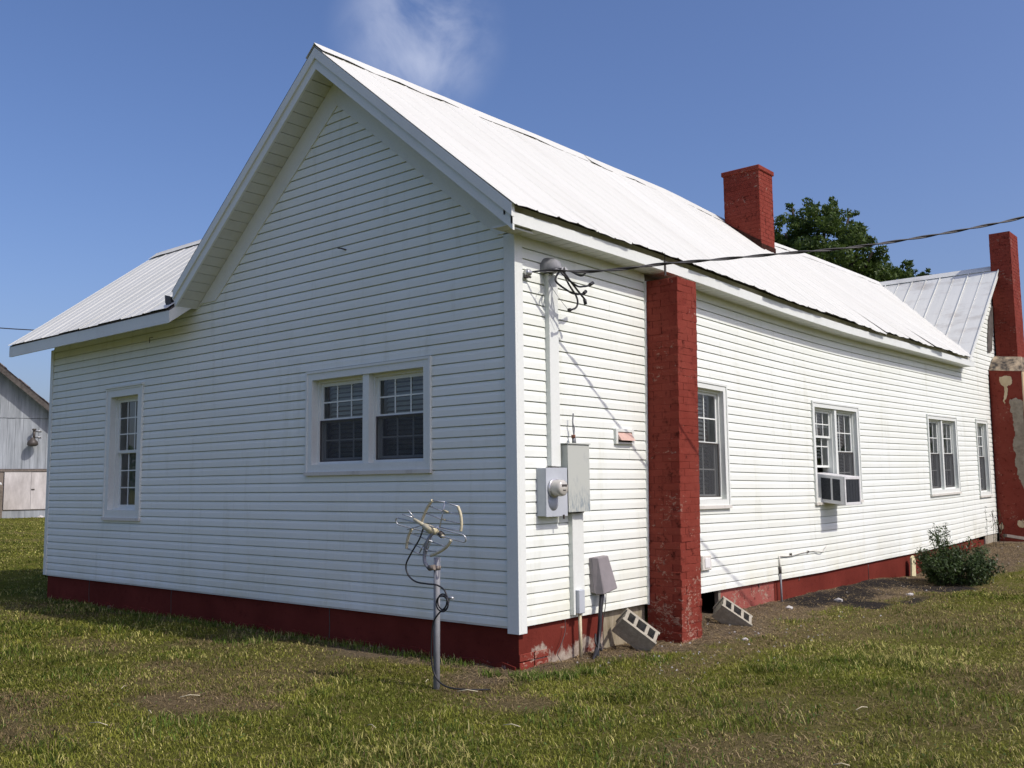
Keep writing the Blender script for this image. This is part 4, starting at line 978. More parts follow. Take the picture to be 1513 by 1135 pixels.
for k in range(2):
    pts = []; s = 0
    for i, p in enumerate(sp_):
        if i: s += (p - sp_[i - 1]).length
        ang = s * 9 + k * math.pi; r = .0085 * min(1, s / .5)
        pts.append(p + Vector((-.77 * math.cos(ang) * r, .64 * math.cos(ang) * r, math.sin(ang) * r)))
    q = MB(); q.tube(pts, .0075, 6); q.build('conductor', BLACK, t)
q = MB(); q.tube(sp_, .004, 5); q.build('messenger_wire', DKBRZ, t)
q = MB(); q.tube(spline([(.43, .52, 3.57), (.36, .54, 3.55), (.27, .5, 3.60)]), .010, 7); q.build('splice_tail', BLACK, t)
t = thing('wire_hook', (0, .127, 3.56), 'small dark insulator hook screwed to the corner of the siding under the eave', 'hook')
q = MB(); q.lathe([(.0, .0), (.028, .004), (.034, .02), (.022, .03), (.034, .045), (.028, .06), (0, .064)], 12, 'y', (.055, -.03, 0)); q.build('insulator', ALU, t)
q = MB(); q.box(.016, .055, -.012, .012, -.05, .02); q.box(.045, .06, -.045, .045, -.045, -.03); q.build('bracket', DKBRZ, t)
t = thing('fascia_hook', (.262, 2.195, 3.97), 'thin dark wire hook on the end of the eave fascia above the red chimney', 'hook')
q = MB(); q.tube([(.004, 0, -.14), (.006, 0, .0), (.01, .0, .09)], .006, 5); q.box(.001, .012, -.012, .016, -.14, .02); q.build('strap', DKBRZ, t)
t = thing('old_wire_stub', (0, 0, 0), 'frayed grey wire stub with a red cap sticking up above the breaker box', 'wire stub')
q = MB(); q.tube([(.075, .765, 2.004), (.075, .765, 2.06)], .022, 10); q.build('fitting', GALV, t)
q = MB(); q.tube([(.075, .755, 2.055), (.075, .755, 2.085)], .020, 8); q.build('cap', CRUST, t)
q = MB(); q.tube(spline([(.075, .762, 2.06), (.077, .768, 2.15), (.073, .752, 2.20), (.078, .755, 2.29)]), .007, 6); q.tube(spline([(.075, .77, 2.06), (.07, .756, 2.14), (.078, .745, 2.225)]), .005, 5); q.build('wire', GALV, t)
t = thing('lower_conduit', (0, 0, 0), 'white boxed conduit below the breaker box ending in a thin pipe into the soil', 'conduit')
q = MB(); q.box(.004, .055, .765, .895, .62, 1.344); q.build('channel', TRIM, t, bevel=.004)
q = MB(); q.box(.004, .06, .735, .7645, .40, 1.344); q.box(.004, .045, .8955, .93, .40, 1.344); q.build('edge_trim', TRIM, t)
q = MB(); q.box(.02, .10, .77, .86, .41, .628); q.build('junction_box', GREYMET, t, bevel=.006)
q = MB(); q.tube([(.06, .825, .415), (.06, .83, -.02)], .017, 10); q.build('pipe', CREAM, t)
t = thing('telephone_box', (0, 0, 0), 'tilted taupe plastic telephone box low on the sunlit siding', 'utility box')
q = MB(); q.hexa([(.01, 1.06, .575), (.07, 1.07, .565), (.07, 1.30, .60), (.01, 1.29, .61), (.01, 1.045, .905), (.05, 1.05, .91), (.05, 1.27, .92), (.01, 1.265, .915)]); q.build('back_box', TAUPE, t, bevel=.006)
q = MB(); q.hexa([(.065, 1.075, .555), (.155, 1.10, .56), (.155, 1.33, .60), (.065, 1.31, .595), (.045, 1.045, .915), (.105, 1.085, .91), (.105, 1.25, .92), (.045, 1.25, .92)]); q.build('lid', TAUPE, t, bevel=.008)
t = thing('black_cable_bundle', (0, 0, 0), 'thick black cables running from the telephone box down into the soil', 'cable')
for k, pts in enumerate(([(.08, 1.15, .57), (.10, 1.10, .44), (.11, 1.06, .25), (.14, .98, .10), (.22, .80, .0)], [(.09, 1.17, .57), (.10, 1.12, .42), (.12, 1.07, .25), (.13, 1.02, .11), (.20, .90, .0), (.27, .78, -.02)], [(.10, 1.14, .57), (.115, 1.08, .42), (.13, 1.04, .22), (.17, .95, .07), (.2, .85, .02)])):
    q = MB(); q.tube(spline(pts), .015, 8); q.build('cable', BLACK, t)
q = MB(); q.tube(spline([(.11, 1.0, .20), (.15, .95, .12), (.16, 1.02, .05), (.12, 1.06, .10), (.13, 1.0, .16)]), .010, 6); q.build('cable_loop', BLACK, t)
t = thing('hanging_wire', (0, 0, 0), 'thin dark wire hanging from the telephone box down the siding', 'wire')
q = MB(); q.tube(spline([(.09, 1.22, .60), (.06, 1.25, .45), (.03, 1.24, .25), (.05, 1.22, .06)]), .004, 5); q.build('wire', DKBRZ, t)
t = thing('curled_wire', (0, 0, 0), 'thin curled wire dangling over the red foundation near the corner', 'wire')
q = MB(); q.tube(spline([(.01, .66, .36), (.03, .63, .25), (.05, .53, .14), (.06, .47, .08), (.08, .52, .0)]), .0035, 5); q.build('wire', DKBRZ, t)
t = thing('outlet_cover', (0, 0, 0), 'small clear outlet cover on the siding just right of the red side chimney', 'outlet')
q = MB(); q.box(.016, .05, 3.20, 3.40, .62, .79); q.build('cover', TRIMD, t, bevel=.008)
q = MB(); q.box(.0505, .058, 3.24, 3.36, .65, .76); q.build('lid', BLIND, t, bevel=.006)
t = thing('stand_pipe', (0, 0, 0), 'thin grey pipe rising from the soil in front of the red foundation panel', 'pipe')
q = MB(); q.tube([(.035, 5.23, -.02), (.035, 5.22, .46)], .013, 8); q.build('pipe', GALV, t)
q = MB(); q.tube([(.033, 5.22, .44), (.033, 5.22, .52)], .02, 8); q.build('coupling', DKBRZ, t)
q = MB(); q.tube([(.03, 5.22, .52), (.03, 5.22, .66)], .009, 6); q.build('riser', TRIMD, t)
t = thing('wall_cable', (0, 0, 0), 'thin pale cable stapled along the siding above the stand pipe', 'cable')
q = MB(); q.tube(spline([(.03, 5.25, .655), (.03, 5.55, .64), (.028, 5.9, .655), (.028, 6.3, .66), (.05, 6.55, .635), (.03, 6.75, .70)]), .006, 5); q.build('cable', TRIMD, t)
for yy in (5.55, 6.1): BX('staple', DKBRZ, t, .018, .04, yy, yy + .03, .645, .672)
t = thing('gable_nail', (-2.37, 0, 4.139), 'bent dark nail sticking out of the gable siding', 'nail')
q = MB(); q.tube([(.03, 0, .01), (0, -.05, .025), (-.045, -.075, .035)], .008, 6); q.build('shank', DKBRZ, t)
t = thing('fascia_nail', (-6.3, -.03, 3.60), 'small wire hook on the siding under the left wing eave', 'nail')
q = MB(); q.tube([(0, .02, .03), (0, -.03, .02), (0, -.03, -.05)], .005, 5); q.build('shank', DKBRZ, t)

# air conditioner ------------------------------------------------------------
t = thing('air_conditioner', (0, 0, 0), 'white window air conditioner tilted out of the second side window', 'air conditioner')
ya, yb = 6.66, 7.24; xo = .36; zl, zh = 1.44, 1.84; dr = .045
def ax(x, y, z): return (x, y, z - dr * x / xo - .12)
q = MB(); q.hexa([ax(*p) for p in ((-.15, ya, zl), (xo, ya, zl), (xo, yb, zl), (-.15, yb, zl), (-.15, ya, zh), (xo, ya, zh), (xo, yb, zh), (-.15, yb, zh))]); q.build('cabinet', ACW, t, bevel=.006)
q = MB()
for (x0, x1) in ((.03, .165), (.195, .30)): q.hexa([ax(*p) for p in ((x0, ya - .004, zl + .05), (x1, ya - .004, zl + .05), (x1, ya + .002, zl + .05), (x0, ya + .002, zl + .05), (x0, ya - .004, zh - .05), (x1, ya - .004, zh - .05), (x1, ya + .002, zh - .05), (x0, ya + .002, zh - .05))])
q.build('side_louver', ACD, t)
q = MB(); p8 = lambda x0, x1, y0, y1, z0, z1: [ax(*p) for p in ((x0, y0, z0), (x1, y0, z0), (x1, y1, z0), (x0, y1, z0), (x0, y0, z1), (x1, y0, z1), (x1, y1, z1), (x0, y1, z1))]
q.hexa(p8(xo - .002, xo + .003, ya + .04, yb - .04, zl + .04, zh - .045)); q.build('coil', ACD, t)
q = MB()
for k in range(14): z = zl + .06 + k * .022; q.hexa(p8(xo + .0035, xo + .006, ya + .045, yb - .045, z, z + .003))
for k in range(5): y = ya + .08 + k * .105; q.hexa(p8(xo + .0062, xo + .008, y, y + .004, zl + .04, zh - .045))
q.build('grille', ACD, t)
q = MB()
for e in ((xo, xo + .012, ya, ya + .035, zl, zh), (xo, xo + .012, yb - .035, yb, zl, zh), (xo, xo + .0115, ya + .035, yb - .035, zl, zl + .035), (xo, xo + .0115, ya + .035, yb - .035, zh - .04, zh)): q.hexa(p8(*e))
q.build('bezel', ACW, t, bevel=.003)

# cinder blocks ---------------------------------------------------------------
def cinder(loc, a, n, label):
    a = Vector(a).normalized(); n = Vector(n); n = (n - a * n.dot(a)).normalized(); w = a.cross(n)
    L, Wd, H = .40, .195, .195; q = MB()     # L along a, Wd along w, H along n (cores run along n)
    bx = lambda a0, a1, w0, w1, h0, h1: q.hexa([Vector(loc) + a * x + w * y + n * z for z in (h0, h1) for x, y in ((a0, w0), (a1, w0), (a1, w1), (a0, w1))])
    t_ = .032
    bx(-L / 2, L / 2, -Wd / 2, -Wd / 2 + t_, -H / 2, H / 2); bx(-L / 2, L / 2, Wd / 2 - t_, Wd / 2, -H / 2, H / 2)
    for c_ in (-L / 2 + .028, -.066, .066, L / 2 - .028 - .001): bx(c_ - .017, c_ + .017, -Wd / 2 + t_, Wd / 2 - t_, -H / 2 + .001, H / 2 - .001)
    o = q.build('cinder_block', CONC, None); 
    c = Vector(loc)
    for v in o.data.vertices: v.co -= c
    o.location = c
    return tag(o, label, 'cinder block', 'cinder blocks leaning by the house wall')
cinder((.24, 1.50, .17), (.60, .50, -.60), (.62, -.10, .62), 'grey cinder block leaning against the pier left of the red side chimney')
cinder((.33, 3.32, .125), (.58, .55, -.55), (.60, -.08, .66), 'grey cinder block leaning in front of the dark crawl space opening')

# antenna ----------------------------------------------------------------------
t = thing('tv_antenna', (-.04, -.98, 0), 'old cream and aluminium television antenna on a grey pipe beside the gable wall', 'antenna')
def AT(pts): return [Vector(p) - Vector((-.04, -.98, 0)) for p in pts]
q = MB(); q.tube(AT([(-.045, -.98, -.2), (-.04, -.98, .5), (-.034, -.98, 1.04)]), .0265, 16); q.build('pole', GALV, t)
q = MB(); q.tube(AT([(-.085, -1.02, 0.955), (-.02, -1.02, .965)]), .022, 8); q.tube(AT([(-.034, -.98, .945), (-.034, -.98, .975)]), .031, 14); q.build('clamp', WOODG, t)
q = MB(); q.tube(spline(AT([(-.10, -1.01, .955), (-.155, -1.0, 1.0), (-.165, -.99, 1.08), (-.13, -.99, 1.17), (-.075, -.98, 1.24)])), .015, 8); q.build('arm', GALV, t)
q = MB(); q.tube(AT([(-.26, -1.02, 1.345), (-.17, -1.0, 1.30), (-.13, -.99, 1.268)]), [.013, .016, .022], 9); q.build('boom', CREAM, t)
q = MB(); q.tube(AT([(-.17, -1.0, 1.295), (-.10, -.98, 1.262), (-.05, -.96, 1.24)]), [.022, .034, .024], 10); q.tube(AT([(-.05, -.96, 1.24), (.02, -.95, 1.205)]), [.022, .014], 9); q.build('hub', CREAM, t)
q = MB(); q.tube(AT([(-.03, -.955, 1.235), (.0, -.95, 1.215)]), .026, 9); q.build('terminal_block', DKBRZ, t)
def loop(p0, p1, w, name='dipole_loop', r=.0055):
    p0, p1 = Vector(p0), Vector(p1); d = (p1 - p0).normalized(); u = Vector((0.1, -.35, 1)); u = (u - d * u.dot(d)).normalized() * w
    pts = [p0 + u, p1 + u] + [p1 + d * w * .9 * math.sin(a) + u * math.cos(a) for a in (.6, 1.2, 1.57, 2.0, 2.6)] + [p1 - u, p0 - u] + [p0 - d * w * .9 * math.sin(a) - u * math.cos(a) for a in (.6, 1.2, 1.57, 2.0, 2.6)] + [p0 + u]
    q = MB(); q.tube(AT(pts), r, 6); q.build(name, ALU, t)
loop((-.47, -1.0, 1.325), (.25, -.97, 1.20), .032)
# curved cream reflectors at the four corners, joined by thin rods
arcs = {'ul': [(-.115, -.95, 1.500), (-.175, -.95, 1.44), (-.225, -.95, 1.36), (-.245, -.95, 1.31)], 'ur': [(.155, -.93, 1.452), (.185, -.93, 1.39), (.195, -.93, 1.31), (.185, -.93, 1.253)],
        'll': [(-.31, -1.0, 1.265), (-.345, -1.0, 1.21), (-.365, -1.0, 1.15), (-.37, -1.0, 1.10)], 'lr': [(.135, -.99, 1.185), (.085, -.99, 1.13), (.0, -.99, 1.085), (-.095, -.99, 1.052)]}
for k_, pts in arcs.items(): q = MB(); q.tube(spline(AT(pts), 6), .0125, 7); q.build('reflector_arm', CREAM, t)
rods = [((-.115, -.95, 1.50), (.02, -.94, 1.485)), ((.02, -.94, 1.485), (.155, -.93, 1.452)), ((.02, -.94, 1.485), (-.035, -.95, 1.27)), ((-.155, -.95, 1.455), (.0, -.945, 1.41)), ((.0, -.945, 1.412), (.19, -.93, 1.385)),
        ((-.205, -.95, 1.40), (-.01, -.945, 1.345)), ((-.01, -.945, 1.345), (.196, -.93, 1.315)), ((-.245, -.95, 1.315), (-.03, -.95, 1.275)), ((-.03, -.95, 1.28), (.185, -.93, 1.256)),
        ((-.335, -1.0, 1.235), (-.075, -.99, 1.165)), ((-.075, -.99, 1.165), (.10, -.99, 1.125)), ((-.365, -1.0, 1.16), (-.13, -.99, 1.09)), ((-.13, -.99, 1.09), (.02, -.99, 1.09)), ((-.37, -1.0, 1.105), (-.22, -.99, 1.06)), ((-.22, -.99, 1.06), (-.095, -.99, 1.052)),
        ((-.10, -.98, 1.245), (-.235, -.99, 1.06)), ((-.07, -.98, 1.24), (-.155, -.99, 1.055)), ((-.30, -1.0, 1.36), (-.40, -1.02, 1.385)), ((-.28, -1.0, 1.36), (-.32, -1.03, 1.42)), ((-.34, -1.02, 1.26), (-.17, -1.0, 1.30))]
for a, b_ in rods: q = MB(); q.tube(AT([a, b_]), .0055, 6); q.build('rod', ALU, t)
q = MB(); q.tube(AT([(.005, -.945, 1.42), (.06, -.942, 1.405)]), .008, 6); q.tube(AT([(-.012, -.945, 1.35), (.03, -.942, 1.34)]), .008, 6); q.build('rod_clip', CREAM, t)
t = thing('coaxial_cable', (-.04, -.98, 0), 'black coaxial cable looping from the antenna down its pole to the grass', 'cable')
q = MB(); q.tube(spline(AT([(-.172, -1.0, 1.27), (-.20, -1.02, 1.18), (-.29, -1.03, 1.06), (-.345, -1.03, .97), (-.32, -1.03, .89), (-.23, -1.03, .84), (-.10, -1.03, .83), (.0, -1.02, .825), (.075, -1.01, .79), (.105, -1.01, .73), (.09, -1.01, .66), (.02, -1.02, .60), (-.035, -1.025, .52), (-.055, -1.025, .36), (-.05, -1.025, .2), (.0, -1.02, .09), (.10, -1.0, .035), (.25, -.93, .022), (.38, -.80, .018)]), 8), .0068, 7); q.build('cable', BLACK, t)
q = MB(); pts = []
for i in range(50): a = i / 49 * 2 * math.pi * 2.3; r = .062 + .010 * math.sin(a * .7); pts.append((.07 + r * math.cos(a), -1.02 + .012 * math.sin(a * .43), .69 + r * .95 * math.sin(a)))
q.tube(AT(pts), .0065, 6); q.build('coil', BLACK, t)
q = MB(); q.tube(AT([(.128, -1.01, .725), (.15, -1.01, .735), (.172, -1.005, .728)]), .011, 8); q.build('plug', ALU, t)

# trees ------------------------------------------------------------------------
def leaf_mesh(name, P, Nrm, size, m, parent, aspect=.7, kind=None, curl=.25):
    n = len(P); rg = RNG
    a = rg.normal(size=(n, 3)); a -= Nrm * (a * Nrm).sum(1, keepdims=True); a /= np.linalg.norm(a, axis=1, keepdims=True) + 1e-9
    b_ = np.cross(Nrm, a); s = (size * rg.uniform(.6, 1.25, n))[:, None]
    v = np.stack([P - a * s, P + b_ * s * aspect * .5 + Nrm * s * curl * .3, P + a * s, P - b_ * s * aspect * .5 + Nrm * s * curl * .3], 1).reshape(-1, 3)
    me = bpy.data.meshes.new(name); me.vertices.add(n * 4); me.vertices.foreach_set('co', v.reshape(-1).astype(np.float32))
    me.loops.add(n * 4); me.loops.foreach_set('vertex_index', np.arange(n * 4, dtype=np.int32)); me.polygons.add(n); me.polygons.foreach_set('loop_start', np.arange(0, n * 4, 4, dtype=np.int32))
    me.update(calc_edges=True); me.materials.append(m)
    o = bpy.data.objects.new(name, me); COL.objects.link(o); o.parent = parent
    if kind: o['kind'] = kind
    return o
def crown_points(lobes, per_m2, sub=9):
    P = []; Nn = []
    for (x, y, z, r) in lobes:
        k = max(5, int(sub * r * 2.0))
        for _ in range(k):
            d = RNG.normal(size=3); d /= np.linalg.norm(d); rr = r * RNG.uniform(.22, .42); c = np.array([x, y, z]) + d * (r - rr * .5) * RNG.uniform(.55, 1.05)
            n = int(per_m2 * rr * rr * 12)
            e = RNG.normal(size=(n, 3)); e /= np.linalg.norm(e, axis=1, keepdims=True); e[:, 2] *= .8
            P.append(c + e * rr * RNG.uniform(.35, 1.0, (n, 1)) ** .6); w = e + RNG.normal(size=(n, 3)) * .7; Nn.append(w / np.linalg.norm(w, axis=1, keepdims=True))
    return np.concatenate(P), np.concatenate(Nn)
def tree(base, lobes, trunk_h, r0, label, per, leaf=.10):
    t = thing('tree', base, label, 'tree'); b0 = Vector(base); P, Nn = crown_points(lobes, per)
    leaf_mesh('crown', P - np.array(base), Nn, leaf, OAKLEAF, t)
    q = MB(); top = Vector((0, 0, trunk_h)); q.tube(spline([(0, 0, -.3), (.1, .05, trunk_h * .4), (.0, .1, trunk_h * .75), tuple(top)]), [r0 * (1.35 - i / 24 * .75) for i in range(25)], 12)
    for (x, y, z, r) in lobes:
        c = Vector((x, y, z)) - b0; s = Vector((0, 0, random.uniform(.5, .95) * trunk_h)); mid = s.lerp(c, .5) + Vector((random.uniform(-.4, .4), random.uniform(-.4, .4), random.uniform(-.2, .5)))
        pts = spline([s, mid, c], 5); q.tube(pts, [r0 * .42 * (1 - i / (len(pts)) * .85) for i in range(len(pts))], 7)
    q.build('trunk', BARK, t)
    return t
LOB = [(-8.2, 27.8, 11.27, 0.91), (-9.47, 28.77, 11.92, 0.63), (-9.75, 27.79, 11.06, 0.78), (-7.95, 29.66, 11.09, 0.78), (-10.49, 28.72, 10.41, 1.12), (-6.4, 27.64, 9.75, 0.53), (-7.72, 26.9, 9.84, 1.27), (-12.18, 28.97, 11.58, 1.0), (-11.63, 26.33, 11.3, 0.48), (-6.8, 28.31, 9.03, 0.94), (-8.56, 31.32, 12.28, 0.38), (-8.47, 28.82, 12.11, 0.42), (-11.57, 29.26, 11.67, 0.62), (-9.33, 28.49, 9.12, 1.82), (-7.97, 29.82, 8.81, 1.56), (-10.53, 26.34, 8.97, 1.78), (-9.96, 29.0, 12.4, 0.32), (-9.6, 27.5, 7.2, 1.9), (-8.0, 28.6, 7.0, 1.7), (-11.6, 28.2, 7.6, 1.7), (-6.2, 28.6, 8.9, .75), (-5.6, 28.2, 8.6, .55), (-6.9, 28.0, 10.3, .5), (-9.0, 28.2, 10.6, 1.0), (-11.0, 28.0, 10.6, .9)]
tree((-9.4, 28.3, gz(-9.4, 28.3)), LOB, 6.5, .42, 'large dark green leafy tree behind the roof and its red chimney', 110)
LOB2 = [(-7.86, 36.05, 10.75, 0.44), (-6.96, 35.61, 10.27, 0.29), (-8.19, 35.68, 10.29, 0.47), (-7.44, 35.77, 9.96, 0.7), (-6.33, 34.83, 9.88, 0.2), (-8.41, 35.64, 9.72, 0.77), (-6.91, 35.76, 9.53, 0.63), (-7.6, 35.6, 8.6, 1.3)]
tree((-7.5, 35.7, gz(-7.5, 35.7)), LOB2, 7.0, .3, 'smaller leafy tree top showing above the far cross gable roof', 150)

# far wood closing the fields all round
n = 42000; a = RNG.uniform(0, 2 * np.pi, n); rr_ = RNG.uniform(235, 260, n); hh_ = (7 + 7 * vnoise(a * 14 + 3, a * 0 + 2, 1) + 3 * vnoise(a * 60, a * 0 + 5, 2)); hz_ = hh_ * RNG.random(n) ** .8
P = np.stack([-2 + rr_ * np.cos(a), 6 + rr_ * np.sin(a), hz_], 1); w = RNG.normal(size=(n, 3)); w /= np.linalg.norm(w, axis=1, keepdims=True)
leaf_mesh('distant_wood', P, w, 1.5, OAKLEAF, None, .8, kind='stuff')
# shrub --------------------------------------------------------------------------
SB = (.98, 9.45, gz(.98, 9.45)); t = thing('shrub', SB, 'dark green bushy shrub growing against the sunlit wall', 'shrub')
P = []; Nn = []; stems = MB(); rg = RNG
for k in range(92):
    a = rg.uniform(0, 2 * math.pi); r0 = .47 * math.sqrt(rg.uniform(0, 1)); b0 = np.array([math.cos(a) * r0 * .85, math.sin(a) * r0 * 1.1, 0.0]); h = rg.uniform(.32, .66) * (1.12 - .55 * r0 / .42)+.08; out = rg.uniform(.10, .30)
    end = b0 + np.array([math.cos(a) * out, math.sin(a) * out, h])
    if k < 7: end = np.array([-.18 - .06 * rg.random(), -.42 + .11 * k, rg.uniform(.78, .98)]); b0 = end * np.array([.6, .6, 0])
    mid = b0 * .5 + end * .5 + np.array([0, 0, .06]); pts = spline([tuple(b0), tuple(mid), tuple(end)], 6)
    stems.tube(pts, [.008 * (1 - .8 * i / len(pts)) for i in range(len(pts))], 5)
    n = 150 if k >= 7 else 90
    f = rg.uniform(.02 if k >= 7 else .3, 1.02, n); base = np.array([pts[min(int(x * (len(pts) - 1)), len(pts) - 1)] for x in f])
    d = rg.normal(size=(n, 3)); d /= np.linalg.norm(d, axis=1, keepdims=True); P.append(base + d * rg.uniform(.01, .11 if k >= 7 else .06, (n, 1))); w = d * .7 + np.array([.2, -.1, .6]) + rg.normal(size=(n, 3)) * .5; Nn.append(w / np.linalg.norm(w, axis=1, keepdims=True))
P = [p * np.array([1, 1, 1.0]) for p in P]
leaf_mesh('foliage', np.concatenate(P), np.concatenate(Nn), .030, SHRUBLEAF, t, .62)
stems.build('stems', BARK, t)
t = thing('yellow_scrap', (.06, 10.2, .2), 'pale yellow scrap of board half hidden behind the left side of the shrub', 'scrap board')
q = MB(); q.prism([(0, -.10, -.18), (0, .10, -.20), (0, .12, .06), (0, .04, .15), (0, -.06, .12)], (.03, .0, 0)); q.build('board', PALEY, t)
# weed by the far corner
t = thing('weed', (.25, 14.7, gz(.25, 14.7)), 'thin tall weed stalks against the siding near the far chimney', 'weed')
q = MB(); P = []; Nn = []
for k in range(6):
    x, y = rg.uniform(-.15, .2), rg.uniform(-.5, .5); h = rg.uniform(.45, .8); pts = spline([(x, y, 0), (x + .02, y + .03, h * .5), (x + rg.uniform(-.05, .05), y + rg.uniform(-.08, .08), h)], 5); q.tube(pts, .004, 4)
    for j in range(14): p = np.array(pts[rg.integers(3, len(pts))]); P.append(p + rg.normal(size=3) * .025); w = rg.normal(size=3) + np.array([0, 0, 1]); Nn.append(w / np.linalg.norm(w))
q.build('stalks', BARK, t); leaf_mesh('leaves', np.array(P), np.array(Nn), .03, SHRUBLEAF, t, .5)

# scraps on the soil -----------------------------------------------------------------
t = thing('fallen_timber', (.55, 15.3, .33), 'grey length of timber lying at the foot of the far chimney', 'timber')
q = MB(); q.hexa([(-.2, -.3, .1), (-.14, -.3, .1), (.32, .5, -.04), (.26, .5, -.04), (-.2, -.3, .16), (-.14, -.3, .16), (.32, .5, .02), (.26, .5, .02)]); q.build('plank', WOODG, t)
def rock(name, x, y, s, m, label=None, cat=None, group=None, flat=.6, sink=.3):
    q = MB(); rr = random; n = 7; top = []; 
    vs_ = [(0, 0, s * flat)]
    for k in range(n): a = 2 * math.pi * k / n; r = s * rr.uniform(.7, 1.15); vs_.append((r * math.cos(a), r * math.sin(a), s * flat * rr.uniform(.1, .5)))
    for k in range(n): a = 2 * math.pi * k / n; r = s * .9; vs_.append((r * math.cos(a), r * math.sin(a), -s * .5))
    q.add(vs_, [(0, 1 + k, 1 + (k + 1) % n) for k in range(n)] + [(1 + k, 1 + n + k, 1 + n + (k + 1) % n, 1 + (k + 1) % n) for k in range(n)])
    o = q.build(name, m); o.location = (x, y, gz(x, y) + s * .05); o.rotation_euler = (0, 0, rr.uniform(0, 6)); return tag(o, label, cat, group)
for (x, y, s, lab) in [(.45, 6.05, .06, 'flat white stone on the black soil close to the red foundation'), (.95, 7.35, .045, 'small pale stone on the dark soil patch before the shrub'), (1.0, 14.6, .09, 'pale chunk of rubble near the foot of the far plastered chimney'),
                  (.30, 4.85, .06, 'pale rubble stone at the foot of the faded red crawl space panel'), (.82, 2.65, .04, 'small pale stone in the straw just right of the red side chimney')]:
    rock('stone', x, y, s, STONE, lab, 'stone', 'pale stones on the bare soil')
q = MB()
for k in range(170):
    x, y = random.uniform(.1, 1.5), random.choice([random.uniform(.4, 3.2), random.uniform(3.2, 15.5)]); r = random.uniform(.006, .018); z = gz(x, y)
    q.add([(x + r * random.uniform(.7, 1.3), y, z), (x, y + r * random.uniform(.7, 1.3), z), (x - r, y, z), (x, y - r, z), (x, y, z + r * .9)], [(0, 1, 4), (1, 2, 4), (2, 3, 4), (3, 0, 4)])
q.build('gravel', STONE, None, kind='stuff')
# barn -----------------------------------------------------------------------------
BO = Vector((-51.3153, 17.4875, 0)); bh = Vector((-0.92070321, 0.39026351, 0)); be = Vector((0.39026351, 0.92070321, 0))
barn = thing('barn', BO, 'old grey-white boarded barn with a rusty roof edge far left behind the house', 'barn')
def BT(u, n, z): return be * u - bh * n + Vector((0, 0, z))       # n towards the camera
def bbox(q, u0, u1, n0, n1, z0, z1): q.hexa([BT(*p) for p in ((u0, n0, z0), (u1, n0, z0), (u1, n1, z0), (u0, n1, z0), (u0, n0, z1), (u1, n0, z1), (u1, n1, z1), (u0, n1, z1))])
BS = .86; BPK = -3.6; zbt = lambda u: 7.34 - BS * (u - 0.0) if u > BPK else 7.34 - BS * (2 * BPK - u)
UL, UR = -10.2, 3.0
q = MB(); q.prism([BT(UL, -.06, -.1), BT(UR, -.06, -.1), BT(UR, -.06, zbt(UR) - .15), BT(BPK, -.06, zbt(BPK) - .15), BT(UL, -.06, zbt(UL) - .15)], bh * 13); q.build('body', BARNW, barn)
bw = .40; u = UL
while u < UR - .01:
    u1 = min(u + bw, UR) - .012; mid = (u + u1) / 2
    for (za, zb) in ((2.80, 5.68), (5.70, None)):
        if za > 3 and zbt(mid) - .2 < za + .1: continue
        a_, b2 = (zb, zb) if zb else (zbt(u) - .12, zbt(u1) - .12)
        if zb and zbt(mid) - .12 < zb: a_, b2 = zbt(u) - .12, zbt(u1) - .12
        if a_ < za + .05 or b2 < za + .05: continue
        n1 = random.uniform(0, .02) + (.03 if zb is None else 0)
        q = MB(); q.hexa([BT(u, -.05, za), BT(u1, -.05, za), BT(u1, n1, za), BT(u, n1, za), BT(u, -.05, a_), BT(u1, -.05, b2), BT(u1, n1, b2), BT(u, n1, a_)]); q.build('wall_board', BARNW, barn)
    u += bw
q = MB(); bbox(q, UL, UR, -.05, .02, -.1, .46); q.build('base_wall', BARNW, barn)
q = MB(); bbox(q, -1.05, .30, .0, .08, .50, 2.64); bbox(q, .315, 1.62, .0, .075, .51, 2.63); dr_ = q.build('barn_door', BARND, barn)
q = MB(); bbox(q, .33, .50, .08, .10, 1.60, 1.66); q.build('handle', DKBRZ, dr_)
q = MB(); bbox(q, -1.4, 1.7, .0, .12, 2.655, 2.79); q.build('door_track', WOODG, barn)
q = MB(); bbox(q, -3.2, -1.10, .0, .06, .0, 2.62); q.build('side_door', WOODG, barn)
q = MB(); q.hexa([BT(*p) for p in ((UL, -.02, .46), (UR, -.02, .46), (UR, .05, .46), (UL, .05, .46), (UL, -.02, .50), (UR, -.02, .50), (UR, .05, .50), (UL, .05, .50))]); q.build('bottom_rail', WOODG, barn)
